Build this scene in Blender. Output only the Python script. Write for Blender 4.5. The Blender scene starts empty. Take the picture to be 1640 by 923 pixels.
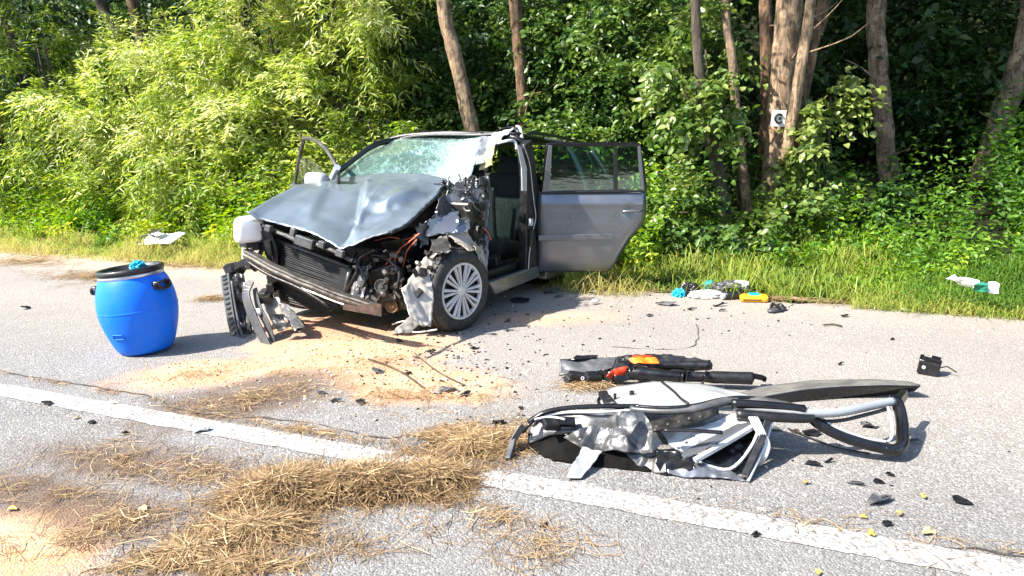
import bpy, bmesh, math, random
import numpy as np
from mathutils import Vector, Matrix, noise, Euler

R = math.radians
rng = np.random.default_rng(7)
rnd = random.Random(11)
SC = bpy.context.scene
COL = SC.collection

# ------------------------------------------------------------------ camera
F, PITCH, H, ROLL = 1184.0, R(12.586), 1.529, R(1.5)
cam_d = bpy.data.cameras.new('camera')
cam = bpy.data.objects.new('camera', cam_d); COL.objects.link(cam)
cam_d.sensor_width = 36; cam_d.lens = 36 * F / 1640
cam_d.clip_start = 0.05; cam_d.clip_end = 400
cam.matrix_world = (Matrix.Translation((0, 0, H)) @ Matrix.Rotation(math.pi/2 - PITCH, 4, 'X')
                    @ Matrix.Rotation(-ROLL, 4, 'Z'))
SC.camera = cam
# ------------------------------------------------------------------ light
SUN_EL, SUN_DIR = R(47), Vector((-0.93, -0.37))           # where the sun stands (x, y)
w = bpy.data.worlds.new('World'); SC.world = w; w.use_nodes = True
nt = w.node_tree; bg = nt.nodes['Background']
sky = nt.nodes.new('ShaderNodeTexSky'); sky.sky_type = 'NISHITA'; sky.sun_disc = False
sky.sun_elevation = SUN_EL; sky.sun_rotation = math.atan2(SUN_DIR.x, SUN_DIR.y)
nt.links.new(sky.outputs[0], bg.inputs[0]); bg.inputs[1].default_value = 0.12
sun_d = bpy.data.lights.new('sun', 'SUN'); sun_d.energy = 4.1; sun_d.angle = R(1.2); sun_d.color = (1, .93, .82)
sun = bpy.data.objects.new('sun', sun_d); COL.objects.link(sun)
sv = Vector((SUN_DIR.x*math.cos(SUN_EL), SUN_DIR.y*math.cos(SUN_EL), math.sin(SUN_EL)))
sun.rotation_euler = sv.to_track_quat('Z', 'Y').to_euler(); sun.location = (-20, -8, 25)
SC.view_settings.view_transform = 'Standard'; SC.view_settings.look = 'None'
SC.view_settings.exposure = 1.95; SC.view_settings.gamma = 1.0
SC.cycles.max_bounces = 8; SC.cycles.transparent_max_bounces = 12
SC.cycles.caustics_reflective = False; SC.cycles.caustics_refractive = False

# ------------------------------------------------------------------ photo pixel -> place
CAM = np.array([0, 0, H])
def ray(px, py):
    u2, v2 = px - 820, 461.5 - py
    c, s = math.cos(ROLL), math.sin(ROLL)
    u, v = u2*c + v2*s, -u2*s + v2*c
    cp, sp = math.cos(PITCH), math.sin(PITCH)
    return np.array([u/F, cp + v/F*sp, -sp + v/F*cp])
def G(px, py, z=0.0):
    d = ray(px, py); return Vector(CAM + d*((z - H)/d[2]))
def D(px, py, Y):
    d = ray(px, py); return Vector(CAM + d*(Y/d[1]))
YAW = R(64.2)
ex = Vector((-math.cos(YAW), -math.sin(YAW), 0.082)).normalized()
ey = Vector((math.sin(YAW), -math.cos(YAW), -0.0294)); ey = (ey - ex*ey.dot(ex)).normalized()
ez = ex.cross(ey)
CARM = Matrix(((ex.x, ey.x, ez.x, -1.078), (ex.y, ey.y, ez.y, 5.823), (ex.z, ey.z, ez.z, 0), (0, 0, 0, 1)))
CINV = CARM.inverted()
_o = CINV @ Vector(CAM)
def C(px, py, ax, val):                      # the car's own coordinates, on one of its planes
    d = CINV.to_3x3() @ Vector(ray(px, py))
    return _o + d*((val - _o[ax])/d[ax])
def CP(px, py, p, n):                        # the same on any plane in car coordinates
    d = CINV.to_3x3() @ Vector(ray(px, py)); n = Vector(n)
    return _o + d*((Vector(p) - _o).dot(n)/d.dot(n))
ES, EN = Vector((.917, -.399, 0)), Vector((.399, .917, 0))   # along / across the road
def SN(s, n, z=0): return ES*s + EN*n + Vector((0, 0, z))
EDGE = 6.47

# ------------------------------------------------------------------ building helpers
def tag(o, label=None, cat=None, group=None, kind=None):
    if label: o['label'] = label
    if cat: o['category'] = cat
    if group: o['group'] = group
    if kind: o['kind'] = kind
    return o
def thing(name, label, cat, loc=(0, 0, 0), rot=None, group=None, matrix=None):
    o = bpy.data.objects.new(name, None); COL.objects.link(o)
    o.empty_display_size = .1
    if matrix is not None: o.matrix_world = matrix
    else:
        o.location = loc
        if rot: o.rotation_euler = rot
    o['_m'] = 0; del o['_m']
    MW[o.name] = (matrix.copy() if matrix is not None else
                  Matrix.Translation(loc) @ (Euler(rot).to_matrix().to_4x4() if rot else Matrix()))
    return tag(o, label, cat, group)
MW = {}
def mesh(name, V, Fc, mat, parent=None, world=False, smooth=False, solid=0, bevel=0, sub=0):
    """one object; world=True when V is in world space although it gets a parent"""
    if world and parent is not None:
        root = parent
        while root.name not in MW: root = root.parent
        inv = MW[root.name].inverted(); V = [inv @ Vector(v) for v in V]
    me = bpy.data.meshes.new(name)
    me.from_pydata([tuple(v) for v in V], [], Fc); me.update()
    if smooth: me.polygons.foreach_set('use_smooth', [True]*len(me.polygons))
    o = bpy.data.objects.new(name, me); COL.objects.link(o)
    if mat: me.materials.append(mat)
    if parent: o.parent = parent
    if solid:
        m = o.modifiers.new('s', 'SOLIDIFY'); m.thickness = solid; m.offset = 0
    if bevel:
        m = o.modifiers.new('b', 'BEVEL'); m.width = bevel; m.segments = 2; m.limit_method = 'ANGLE'
    if sub:
        m = o.modifiers.new('u', 'SUBSURF'); m.levels = sub; m.render_levels = sub
    return o
class MB:
    def __init__(s): s.v, s.f = [], []
    def add(s, V, Fc):
        b = len(s.v); s.v += [Vector(v) for v in V]; s.f += [tuple(i + b for i in f) for f in Fc]; return s
    def box(s, c, size, rot=None):
        M = Euler(rot).to_matrix() if rot is not None and not isinstance(rot, Matrix) else (rot or Matrix.Identity(3))
        c = Vector(c); V = [c + M @ Vector((x*size[0]/2, y*size[1]/2, z*size[2]/2)) for x in (-1, 1) for y in (-1, 1) for z in (-1, 1)]
        return s.add(V, [(0, 1, 3, 2), (4, 6, 7, 5), (0, 4, 5, 1), (2, 3, 7, 6), (0, 2, 6, 4), (1, 5, 7, 3)])
    def tube(s, pts, rad, n=8, cap=True, flat=1.0, up=None):
        pts = [Vector(p) for p in pts]; k = len(pts)
        rads = rad if isinstance(rad, (list, tuple)) else [rad]*k
        V, Fc = [], []; u = None
        for i, p in enumerate(pts):
            t = (pts[min(i+1, k-1)] - pts[max(i-1, 0)])
            t = t.normalized() if t.length > 1e-9 else Vector((0, 0, 1))
            if u is None:
                u = t.cross(Vector(up) if up else (Vector((0, 0, 1)) if abs(t.z) < .9 else Vector((1, 0, 0)))).normalized()
            else:
                u = (u - t*u.dot(t)).normalized()
            v = t.cross(u)
            for j in range(n):
                a = 2*math.pi*j/n
                V.append(p + (u*math.cos(a) + v*math.sin(a)*flat)*rads[i])
        for i in range(k-1):
            for j in range(n):
                Fc.append((i*n+j, i*n+(j+1) % n, (i+1)*n+(j+1) % n, (i+1)*n+j))
        if cap: Fc += [tuple(range(n))[::-1], tuple(range((k-1)*n, k*n))]
        return s.add(V, Fc)
    def lathe(s, prof, n=32, M=None):
        M = M or Matrix(); V, Fc = [], []
        for r, z in prof:
            for j in range(n):
                a = 2*math.pi*j/n; V.append(M @ Vector((r*math.cos(a), r*math.sin(a), z)))
        for i in range(len(prof)-1):
            for j in range(n):
                Fc.append((i*n+j, i*n+(j+1) % n, (i+1)*n+(j+1) % n, (i+1)*n+j))
        return s.add(V, Fc)
    def plate(s, outline, th, direction=None):
        """extruded outline (list of 3-D points), thickness th along its normal"""
        P = [Vector(p) for p in outline]; n = Vector()
        for a, b in zip(P, P[1:] + P[:1]):
            n += a.cross(b)
        n = Vector(direction).normalized() if direction else n.normalized()
        k = len(P)
        V = [p + n*th/2 for p in P] + [p - n*th/2 for p in P]
        Fc = [tuple(range(k)), tuple(range(k, 2*k))[::-1]] + [(i, k+i, k+(i+1) % k, (i+1) % k) for i in range(k)]
        return s.add(V, Fc)
    def build(s, name, mat, parent=None, **k): return mesh(name, s.v, s.f, mat, parent, **k)
def smooth_path(P, n=6, closed=False):
    P = [Vector(p) for p in P]; k = len(P); out = []
    rngk = range(k if closed else k-1)
    for i in rngk:
        if closed: a, b, c, d = P[(i-1) % k], P[i], P[(i+1) % k], P[(i+2) % k]
        else: a, b, c, d = P[max(i-1, 0)], P[i], P[i+1], P[min(i+2, k-1)]
        for j in range(n):
            t = j/n
            out.append(.5*((2*b) + (c-a)*t + (2*a-5*b+4*c-d)*t*t + (3*b-a-3*c+d)*t**3))
    if not closed: out.append(P[-1])
    return out
def resample(P, n):
    P = [Vector(p) for p in P]; L = [0]
    for a, b in zip(P, P[1:]): L.append(L[-1] + (b-a).length)
    out, j = [], 0
    for i in range(n):
        t = L[-1]*i/(n-1)
        while j < len(P)-2 and L[j+1] < t: j += 1
        q = (t - L[j])/max(1e-9, L[j+1]-L[j]); out.append(P[j].lerp(P[j+1], min(1, max(0, q))))
    return out
def coons(top, bot, left, right, nu, nv):
    """grid V[v][u]: top/bot run left->right, left/right run top->bottom"""
    T, B, Lf, Rt = resample(top, nu), resample(bot, nu), resample(left, nv), resample(right, nv)
    g = []
    for j in range(nv):
        v = j/(nv-1); row = []
        for i in range(nu):
            u = i/(nu-1)
            row.append(T[i]*(1-v) + B[i]*v + Lf[j]*(1-u) + Rt[j]*u
                       - (T[0]*(1-u)*(1-v) + T[-1]*u*(1-v) + B[0]*(1-u)*v + B[-1]*u*v))
        g.append(row)
    return g
def grid_faces(nu, nv, o=0):
    return [(o+j*nu+i, o+j*nu+i+1, o+(j+1)*nu+i+1, o+(j+1)*nu+i) for j in range(nv-1) for i in range(nu-1)]
def ridged(p, s, seed=0):
    q = Vector(p)*s + Vector((seed*3.1, seed*1.7, -seed*2.3))
    return (1 - 2*abs(noise.noise(q))) + .5*(1 - 2*abs(noise.noise(q*2.1))) - .4
def folds(p, s, seed=0):
    """flat facets meeting in sharp creases, like crumpled sheet metal"""
    q = random.Random(int(seed*97+5)); t = 0.0
    wob = 1.3*noise.noise(Vector(p)*s*.45 + Vector((seed*2.7, seed, 0)))
    for i in range(3):
        d = Vector((q.uniform(-1, 1), q.uniform(-1, 1), q.uniform(-1, 1))).normalized()
        x = d.dot(p)*s*(.55 + .4*i) + wob*(1 + .3*i) + q.uniform(0, 2)
        t += (abs((x % 2) - 1)*2 - 1)/(1 + .8*i)
    return t*.75
def sheet(name, corners, mat, parent, amp=.02, scale=9, nu=14, nv=14, seed=0, solid=.004, rag=.015, world=False, smooth=False):
    """crumpled metal or plastic sheet between four edges or corners a b c d (in ring order)"""
    a, b, c, d = [Vector(q) for q in corners]
    g = coons([a, b], [d, c], [a, d], [b, c], nu, nv)
    n = (b-a).cross(d-a)
    n = n.normalized() if n.length > 1e-9 else Vector((0, 0, 1))
    V = []
    for j in range(nv):
        for i in range(nu):
            p = g[j][i]; q = p + n*amp*folds(p, scale, seed)
            if i in (0, nu-1) or j in (0, nv-1):
                q += noise.noise_vector(p*31 + Vector((seed, 0, 0)))*rag
            V.append(q)
    return mesh(name, V, grid_faces(nu, nv), mat, parent, world=world, solid=solid, smooth=smooth)

# ------------------------------------------------------------------ materials
class NT:
    def __init__(s, name):
        s.m = bpy.data.materials.new(name); s.m.use_nodes = True; s.t = s.m.node_tree
        s.b = s.t.nodes['Principled BSDF']; s.out = s.t.nodes['Material Output']
        s.tc = s.n('ShaderNodeTexCoord')
    def n(s, typ, **k):
        x = s.t.nodes.new(typ)
        for a, v in k.items(): setattr(x, a, v)
        return x
    def l(s, a, b): s.t.links.new(a, b)
    def put(s, sock, v):
        if hasattr(v, 'links') or hasattr(v, 'is_output'): s.l(v, sock)
        else: sock.default_value = v
    def math(s, op, a, b=0.0, clamp=False):
        x = s.n('ShaderNodeMath', operation=op, use_clamp=clamp); s.put(x.inputs[0], a); s.put(x.inputs[1], b); return x.outputs[0]
    def noise(s, scale, detail=4, rough=.55, vec=None, dist=0):
        x = s.n('ShaderNodeTexNoise'); x.inputs['Scale'].default_value = scale; x.inputs['Detail'].default_value = detail
        x.inputs['Roughness'].default_value = rough; x.inputs['Distortion'].default_value = dist
        s.l(vec or s.tc.outputs['Object'], x.inputs['Vector']); return x.outputs[0]
    def ramp(s, fac, stops):
        x = s.n('ShaderNodeValToRGB'); e = x.color_ramp.elements
        while len(e) < len(stops): e.new(.5)
        for q, (p, c) in zip(e, stops):
            q.position = p; q.color = (*c, 1) if isinstance(c, tuple) else (c, c, c, 1)
        s.put(x.inputs[0], fac); return x.outputs[0]
    def mix(s, fac, a, b, mode='MIX'):
        x = s.n('ShaderNodeMix', data_type='RGBA', blend_type=mode)
        s.put(x.inputs[0], fac)
        for sock, v in ((x.inputs[6], a), (x.inputs[7], b)):
            s.put(sock, (*v, 1) if isinstance(v, tuple) and len(v) == 3 else v)
        return x.outputs[2]
    def bump(s, h, strength=.5, dist=.01):
        x = s.n('ShaderNodeBump'); x.inputs['Strength'].default_value = strength; x.inputs['Distance'].default_value = dist
        s.put(x.inputs['Height'], h); s.l(x.outputs[0], s.b.inputs['Normal'])
def mat(name, col, rough=.5, metal=0.0, var=.25, vs=7, bump=.15, bs=45, dirt=0.0, dcol=(.30, .24, .17), coat=0.0, bd=.003):
    k = NT(name); c1 = tuple(c*(1-var) for c in col); c2 = tuple(min(1, c*(1+var)) for c in col)
    base = k.mix(k.ramp(k.noise(vs, 5), [(.35, 0.), (.65, 1.)]), c1, c2)
    if dirt:
        base = k.mix(k.math('MULTIPLY', k.ramp(k.noise(vs*1.7, 8, .7, dist=.6), [(.48, 0.), (.72, 1.)]), dirt), base, dcol)
    k.l(base, k.b.inputs['Base Color'])
    k.b.inputs['Roughness'].default_value = rough; k.b.inputs['Metallic'].default_value = metal
    k.l(k.ramp(k.noise(vs*2.3, 5), [(.3, max(0.02, rough-.12)), (.7, min(1, rough+.12))]), k.b.inputs['Roughness'])
    if coat: k.b.inputs['Coat Weight'].default_value = coat; k.b.inputs['Coat Roughness'].default_value = .06
    if bump: k.bump(k.noise(bs, 4), bump, bd)
    return k.m
def leaf_mat(name, stops, trans=.35, rough=.5, spec=.4):
    k = NT(name)
    at = k.n('ShaderNodeAttribute', attribute_name='rnd')
    col = k.ramp(at.outputs['Fac'], stops)
    k.l(col, k.b.inputs['Base Color']); k.b.inputs['Roughness'].default_value = rough
    k.b.inputs['Specular IOR Level'].default_value = spec
    tr = k.n('ShaderNodeBsdfTranslucent')
    hs = k.n('ShaderNodeHueSaturation'); hs.inputs['Value'].default_value = 1.35; hs.inputs['Saturation'].default_value = 1.1
    hs.inputs['Hue'].default_value = .485
    k.l(col, hs.inputs['Color']); k.l(hs.outputs[0], tr.inputs[0])
    mx = k.n('ShaderNodeMixShader'); mx.inputs[0].default_value = trans
    k.l(k.b.outputs[0], mx.inputs[1]); k.l(tr.outputs[0], mx.inputs[2]); k.l(mx.outputs[0], k.out.inputs[0])
    return k.m
def glass_mat(name, tint=(.8, .93, .88), refl=.10, wave=False, dust=.08):
    k = NT(name)
    tr = k.n('ShaderNodeBsdfTransparent'); tr.inputs[0].default_value = (*tint, 1)
    gl = k.n('ShaderNodeBsdfGlossy'); gl.inputs['Roughness'].default_value = .02
    if wave:
        mp = k.n('ShaderNodeMapping'); k.l(k.tc.outputs['Object'], mp.inputs[0]); mp.inputs['Scale'].default_value = (1.5, 1.5, 7)
        bp = k.n('ShaderNodeBump'); bp.inputs['Strength'].default_value = .10; bp.inputs['Distance'].default_value = .006
        k.l(k.noise(2.2, 3, vec=mp.outputs[0]), bp.inputs['Height']); k.l(bp.outputs[0], gl.inputs['Normal'])
    fr = k.n('ShaderNodeFresnel'); fr.inputs[0].default_value = 1.5
    fac = k.math('ADD', k.math('MULTIPLY', fr.outputs[0], 1.5), refl, True)
    mx = k.n('ShaderNodeMixShader'); k.l(fac, mx.inputs[0]); k.l(tr.outputs[0], mx.inputs[1]); k.l(gl.outputs[0], mx.inputs[2])
    df = k.n('ShaderNodeBsdfDiffuse'); df.inputs[0].default_value = (.6, .62, .58, 1)
    m2 = k.n('ShaderNodeMixShader'); k.l(k.math('MULTIPLY', k.ramp(k.noise(9, 6), [(.4, 0.), (.75, 1.)]), dust), m2.inputs[0])
    k.l(mx.outputs[0], m2.inputs[1]); k.l(df.outputs[0], m2.inputs[2]); k.l(m2.outputs[0], k.out.inputs[0])
    return k.m
def cracked_glass():
    k = NT('cracked_windscreen_glass')
    tr = k.n('ShaderNodeBsdfTransparent'); tr.inputs[0].default_value = (.72, .93, .86, 1)
    gl = k.n('ShaderNodeBsdfGlossy'); gl.inputs['Roughness'].default_value = .05
    df = k.n('ShaderNodeBsdfDiffuse'); df.inputs[0].default_value = (.62, .86, .83, 1)
    at = k.n('ShaderNodeAttribute', attribute_name='craze')          # how shattered the pane is here
    cr = at.outputs['Fac']
    lines = None
    for sc, wd in ((4.5, .007), (12, .013), (36, .05), (85, .10)):
        v = k.n('ShaderNodeTexVoronoi', feature='DISTANCE_TO_EDGE'); v.inputs['Scale'].default_value = sc
        wv = k.n('ShaderNodeMixRGB'); wv.inputs[0].default_value = .22
        nz = k.n('ShaderNodeTexNoise'); nz.inputs['Scale'].default_value = 6
        k.l(k.tc.outputs['Object'], nz.inputs['Vector'])
        k.l(k.tc.outputs['Object'], wv.inputs[1]); k.l(nz.outputs['Color'], wv.inputs[2]); k.l(wv.outputs[0], v.inputs['Vector'])
        ln = k.math('SUBTRACT', 1.0, k.math('DIVIDE', v.outputs['Distance'], wd), True)
        if sc > 20:
            ln = k.math('MULTIPLY', ln, k.math('MULTIPLY', k.math('SUBTRACT', cr, .18 if sc < 50 else .4, True), 2.4), True)
        else:
            ln = k.math('MULTIPLY', ln, k.math('ADD', k.math('MULTIPLY', cr, .8), .6), True)
        lines = ln if lines is None else k.math('MAXIMUM', lines, ln)
    patch = k.math('MULTIPLY', k.ramp(k.noise(14, 6, .7), [(.42, 0.), (.62, 1.)]), k.math('MULTIPLY', k.math('SUBTRACT', cr, .3, True), 1.3), True)
    f = k.math('MAXIMUM', k.math('MAXIMUM', lines, patch), .07)  # even floor adds a pale painted haze that brightens the pane
    fr = k.n('ShaderNodeFresnel'); fr.inputs[0].default_value = 1.5
    bp = k.n('ShaderNodeBump'); bp.inputs['Strength'].default_value = .35; bp.inputs['Distance'].default_value = .004
    k.l(k.noise(30, 4), bp.inputs['Height']); k.l(bp.outputs[0], gl.inputs['Normal'])
    mx = k.n('ShaderNodeMixShader'); k.l(k.math('ADD', k.math('MULTIPLY', fr.outputs[0], 1.2), .12, True), mx.inputs[0])
    k.l(tr.outputs[0], mx.inputs[1]); k.l(gl.outputs[0], mx.inputs[2])
    m2 = k.n('ShaderNodeMixShader'); k.l(k.math('MULTIPLY', f, .88), m2.inputs[0]); k.l(mx.outputs[0], m2.inputs[1])
    tl = k.n('ShaderNodeBsdfTranslucent'); tl.inputs[0].default_value = (.65, .9, .86, 1)
    m3 = k.n('ShaderNodeMixShader'); m3.inputs[0].default_value = .35; k.l(df.outputs[0], m3.inputs[1]); k.l(tl.outputs[0], m3.inputs[2])
    k.l(m3.outputs[0], m2.inputs[2]); k.l(m2.outputs[0], k.out.inputs[0])
    return k.m

PAINT = mat('silver_blue_paint', (.175, .217, .258), .38, .55, var=.03, vs=2.5, bump=.02, bs=9, dirt=0, coat=.15)
PAINTD = mat('silver_grey_paint', (.17, .178, .195), .34, .7, var=.03, vs=2.5, bump=.015, bs=9, dirt=0, coat=.5)
TORN = mat('torn_silver_metal', (.135, .135, .138), .40, .75, var=.35, vs=7, bump=.2, bs=20, dirt=.7, dcol=(.035, .033, .03))
INNER = mat('white_primer_metal', (.36, .375, .385), .36, .3, var=.08, vs=4, bump=.06, bs=20, dirt=.22, dcol=(.18, .17, .15))
ROOFP = mat('dusty_dark_roof_paint', (.085, .088, .094), .55, .2, var=.1, vs=4, bump=.02, dirt=.2)
UNDERSHADE = mat('painted_shade_black', (.007, .007, .007), .95, 0, var=.3, bump=0)  # near-black colour for the painted shade beneath the torn-off door
UNDERSHADE.node_tree.nodes['Principled BSDF'].inputs['Specular IOR Level'].default_value = .05
PANELW = mat('pale_silver_paint', (.62, .64, .67), .4, .1, var=.04, bump=.02, dirt=.1)
BEIGE = mat('dusty_beige_plastic', (.33, .295, .25), .6, 0, var=.2, vs=9, dirt=.6, dcol=(.16, .13, .10))
BLACK = mat('black_plastic', (.0075, .0075, .009), .4, 0, var=.4, vs=14, dirt=.14, dcol=(.07, .06, .05))
BLACKG = mat('gloss_black_rubber', (.006, .006, .0075), .2, 0, var=.3, vs=10, dirt=.06, dcol=(.08, .07, .06))
GREYP = mat('grey_plastic', (.055, .058, .064), .45, 0, var=.3, vs=10, dirt=.35, dcol=(.15, .13, .11))
DARKM = mat('dark_engine_metal', (.018, .017, .016), .42, .4, var=.5, vs=16, bump=.4, dirt=.4, dcol=(.07, .05, .033))
STEEL = mat('dull_steel', (.12, .112, .10), .42, .7, var=.35, vs=14, bump=.2, dirt=.6, dcol=(.06, .042, .03))
RUST = mat('rusty_metal', (.055, .030, .022), .75, .2, var=.4, vs=20, bump=.4)
TYRE = mat('dusty_tyre_rubber', (.014, .014, .015), .65, 0, var=.3, vs=16, dirt=.45, dcol=(.085, .073, .058))
HUB = mat('silver_hubcap_plastic', (.52, .53, .55), .33, .3, var=.08, vs=9, dirt=.22, dcol=(.15, .13, .11))
FABRIC = mat('black_seat_fabric', (.010, .010, .013), .85, 0, var=.3, vs=30, bump=.3, bs=300)
FABRICB = mat('grey_brown_seat_fabric', (.055, .05, .042), .85, 0, var=.3, vs=25, bump=.3, bs=300)
LINING = mat('dark_cabin_lining', (.02, .02, .022), .8, 0, var=.2)
TAN = mat('tan_foam', (.50, .39, .22), .8, 0, var=.25, vs=20, bump=.4)
LENS = mat('pale_headlight_lens', (.88, .89, .90), .15, 0, var=.05, vs=5, bump=.02, coat=1)
GLASS = glass_mat('door_glass', (.60, .84, .72), .13, True, .01)
GLASSC = glass_mat('clear_glass', (.80, .93, .88), .06)
WSG = cracked_glass()
REDW = mat('orange_red_wire', (.45, .10, .04), .5)
BRASS = mat('brown_pulley', (.28, .17, .09), .5, .3)
BLUE = mat('blue_drum_plastic', (.002, .15, .78), .48, 0, var=.05, vs=4, bump=.05, bs=14, dirt=.45, dcol=(.05, .20, .62))
BLUE.node_tree.nodes['Principled BSDF'].inputs['Specular IOR Level'].default_value = .3
LID = mat('black_lid_plastic', (.009, .009, .010), .38, 0, var=.2, dirt=.2, dcol=(.1, .09, .08))
RING = mat('galvanised_ring', (.6, .6, .6), .33, .85, var=.1)
CYAN = mat('turquoise_nitrile', (.006, .33, .47), .4, 0, var=.15, vs=30, bump=.3, bs=60)
ORANGE = mat('orange_fabric', (.75, .15, .006), .55, 0, var=.2, vs=30, bump=.3, bs=60)
REDO = mat('red_orange_fabric', (.55, .035, .006), .5, 0, var=.2, vs=30, bump=.3, bs=60)
YELLOW = mat('yellow_plastic', (.75, .34, .01), .5, 0, var=.1)
WHITE = mat('white_cloth', (.80, .80, .78), .8, 0, var=.06, vs=20, bump=.4, bs=25)
GREENP = mat('dark_green_print', (.01, .16, .10), .7, 0, var=.2)
DUSTY = mat('dusty_grey_plastic', (.085, .083, .08), .7, 0, var=.2, vs=5, dirt=.6, dcol=(.21, .19, .16))
WINGP = mat('dusty_pale_wing_plastic', (.42, .385, .335), .5, 0, var=.12, vs=5, dirt=.4, dcol=(.24, .20, .16))
CREAM = mat('cream_plastic', (.62, .58, .48), .5, 0, var=.1, dirt=.3)
SIGNW = mat('white_sign_paint', (.72, .73, .72), .5, 0, var=.08)

# ------------------------------------------------------------------ ground
def road_mat():
    k = NT('worn_asphalt'); P = k.tc.outputs['Object']
    big = k.noise(.7, 5, .6); mid = k.noise(5, 5, .65)
    base = k.mix(k.ramp(big, [(.3, 0.), (.7, 1.)]), (.18, .177, .176), (.248, .242, .236))
    base = k.mix(k.math('MULTIPLY', k.ramp(mid, [(.45, 0.), (.75, 1.)]), .55), base, (.18, .168, .162))
    v = k.n('ShaderNodeTexVoronoi'); v.inputs['Scale'].default_value = 115; k.l(P, v.inputs['Vector'])
    v2 = k.n('ShaderNodeTexVoronoi'); v2.inputs['Scale'].default_value = 250; k.l(P, v2.inputs['Vector'])
    sp = k.n('ShaderNodeSeparateColor'); k.l(v.outputs['Color'], sp.inputs[0])
    sp2 = k.n('ShaderNodeSeparateColor'); k.l(v2.outputs['Color'], sp2.inputs[0])
    agg = k.ramp(sp.outputs[0], [(0, .52), (.35, .82), (.72, 1.0), (.90, 1.25), (1.0, 2.0)])
    agg2 = k.ramp(sp2.outputs[1], [(0, .66), (.5, 1.0), (.85, 1.06), (1.0, 1.45)])
    base = k.mix(1.0, base, agg, 'MULTIPLY'); base = k.mix(1.0, base, agg2, 'MULTIPLY')
    gap = k.ramp(v.outputs['Distance'], [(.45, 1.0), (.85, .66)])
    base = k.mix(1.0, base, gap, 'MULTIPLY')
    sep = k.n('ShaderNodeSeparateXYZ'); k.l(P, sep.inputs[0])
    mpr = k.n('ShaderNodeMapping'); mpr.inputs['Rotation'].default_value = (0, 0, R(23.5)); mpr.inputs['Scale'].default_value = (.16, 1.1, 1); k.l(P, mpr.inputs[0])
    trk = k.noise(1.5, 4, .6, mpr.outputs[0]); base = k.mix(k.ramp(trk, [(.35, 0.), (.68, .55)]), base, (.165, .16, .158))
    base = k.mix(k.math('MULTIPLY', k.ramp(k.noise(1.1, 8, .72, dist=1.2), [(.56, 0.), (.66, 1.)]), .3), base, (.13, .122, .115))
    nz1 = k.noise(3.2, 7, .68); nz2 = k.noise(28, 5, .7)
    def blob(cx, cy, rx, ry, ang, soft=.55, wob=1.0):
        dx, dy = k.math('SUBTRACT', sep.outputs[0], cx), k.math('SUBTRACT', sep.outputs[1], cy)
        c, s = math.cos(ang), math.sin(ang)
        u = k.math('ADD', k.math('MULTIPLY', dx, c/rx), k.math('MULTIPLY', dy, s/rx))
        q = k.math('ADD', k.math('MULTIPLY', dx, -s/ry), k.math('MULTIPLY', dy, c/ry))
        d = k.math('SQRT', k.math('ADD', k.math('MULTIPLY', u, u), k.math('MULTIPLY', q, q)))
        d = k.math('ADD', d, k.math('MULTIPLY', k.math('SUBTRACT', nz1, .5), 1.7*wob))
        d = k.math('ADD', d, k.math('MULTIPLY', k.math('SUBTRACT', nz2, .5), .5))
        return k.math('DIVIDE', k.math('SUBTRACT', 1.0+soft/2, d), soft, True)
    def union(L):
        m = L[0]
        for x in L[1:]: m = k.math('MAXIMUM', m, x)
        return m
    def g(px, py): q = G(px, py); return q.x, q.y
    # damp brown litter stains
    st = union([blob(*g(400, 640), .62, .30, .5, .7), blob(*g(440, 615), .35, .2, .5, .8), blob(*g(90, 800), .9, .16, -.4, .9), blob(*g(210, 740), .55, .18, -.3, 1.2)])
    # spilled absorbent sand
    sd = union([blob(*g(570, 555), .72, .60, -.3, .45), blob(*g(660, 612), .60, .32, -.4, .5), blob(*g(330, 598), .50, .26, .2, .6), blob(*g(455, 585), .4, .2, 0, .6),
                blob(*g(40, 850), .30, .20, .2, .8), blob(*g(20, 900), .30, .14, 0, .8),
                blob(*g(500, 520), .5, .35, 0, .7), blob(*g(860, 510), .5, .16, 0, 1.6)])
    scol = k.mix(k.ramp(k.noise(2.1, 4), [(.4, 0.), (.6, 1.)]), (.56, .35, .20), (.50, .24, .115))
    scol = k.mix(blob(*g(535, 525), .55, .30, 0, .9), scol, (.52, .21, .08))
    scol = k.mix(1.0, scol, k.ramp(sp2.outputs[2], [(0, .7), (1, 1.15)]), 'MULTIPLY')
    base = k.mix(k.math('MULTIPLY', sd, k.ramp(nz2, [(.32, .35), (.55, 1.)])), base, scol)
    base = k.mix(k.math('MULTIPLY', st, .85), base, (.085, .055, .037))
    # dusty shoulder towards the far edge, heavier on the left
    n = k.math('ADD', k.math('MULTIPLY', sep.outputs[0], .399), k.math('MULTIPLY', sep.outputs[1], .917))
    sh = k.math('DIVIDE', k.math('SUBTRACT', k.math('ADD', n, k.math('MULTIPLY', nz1, 1.6)), 6.35), .9, True)
    lf = k.math('DIVIDE', k.math('SUBTRACT', -.5, sep.outputs[0]), 3.0, True)
    sh = k.math('MULTIPLY', sh, k.math('ADD', k.math('MULTIPLY', lf, .75), .18))
    base = k.mix(sh, base, (.47, .37, .26))
    du = k.math('MULTIPLY', k.math('DIVIDE', k.math('SUBTRACT', k.math('ADD', n, k.math('MULTIPLY', nz1, 1.5)), 3.6), 1.6, True), .28)
    base = k.mix(du, base, (.36, .315, .27))
    k.l(base, k.b.inputs['Base Color']); k.b.inputs['Roughness'].default_value = .85
    k.b.inputs['Specular IOR Level'].default_value = .3
    hgt = k.math('ADD', k.math('SUBTRACT', 1.0, v.outputs['Distance']), k.math('MULTIPLY', mid, .6))
    k.bump(hgt, .8, .006)
    return k, base, sp, sp2
rk, _b, _s, _s2 = road_mat(); ROAD = rk.m
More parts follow.
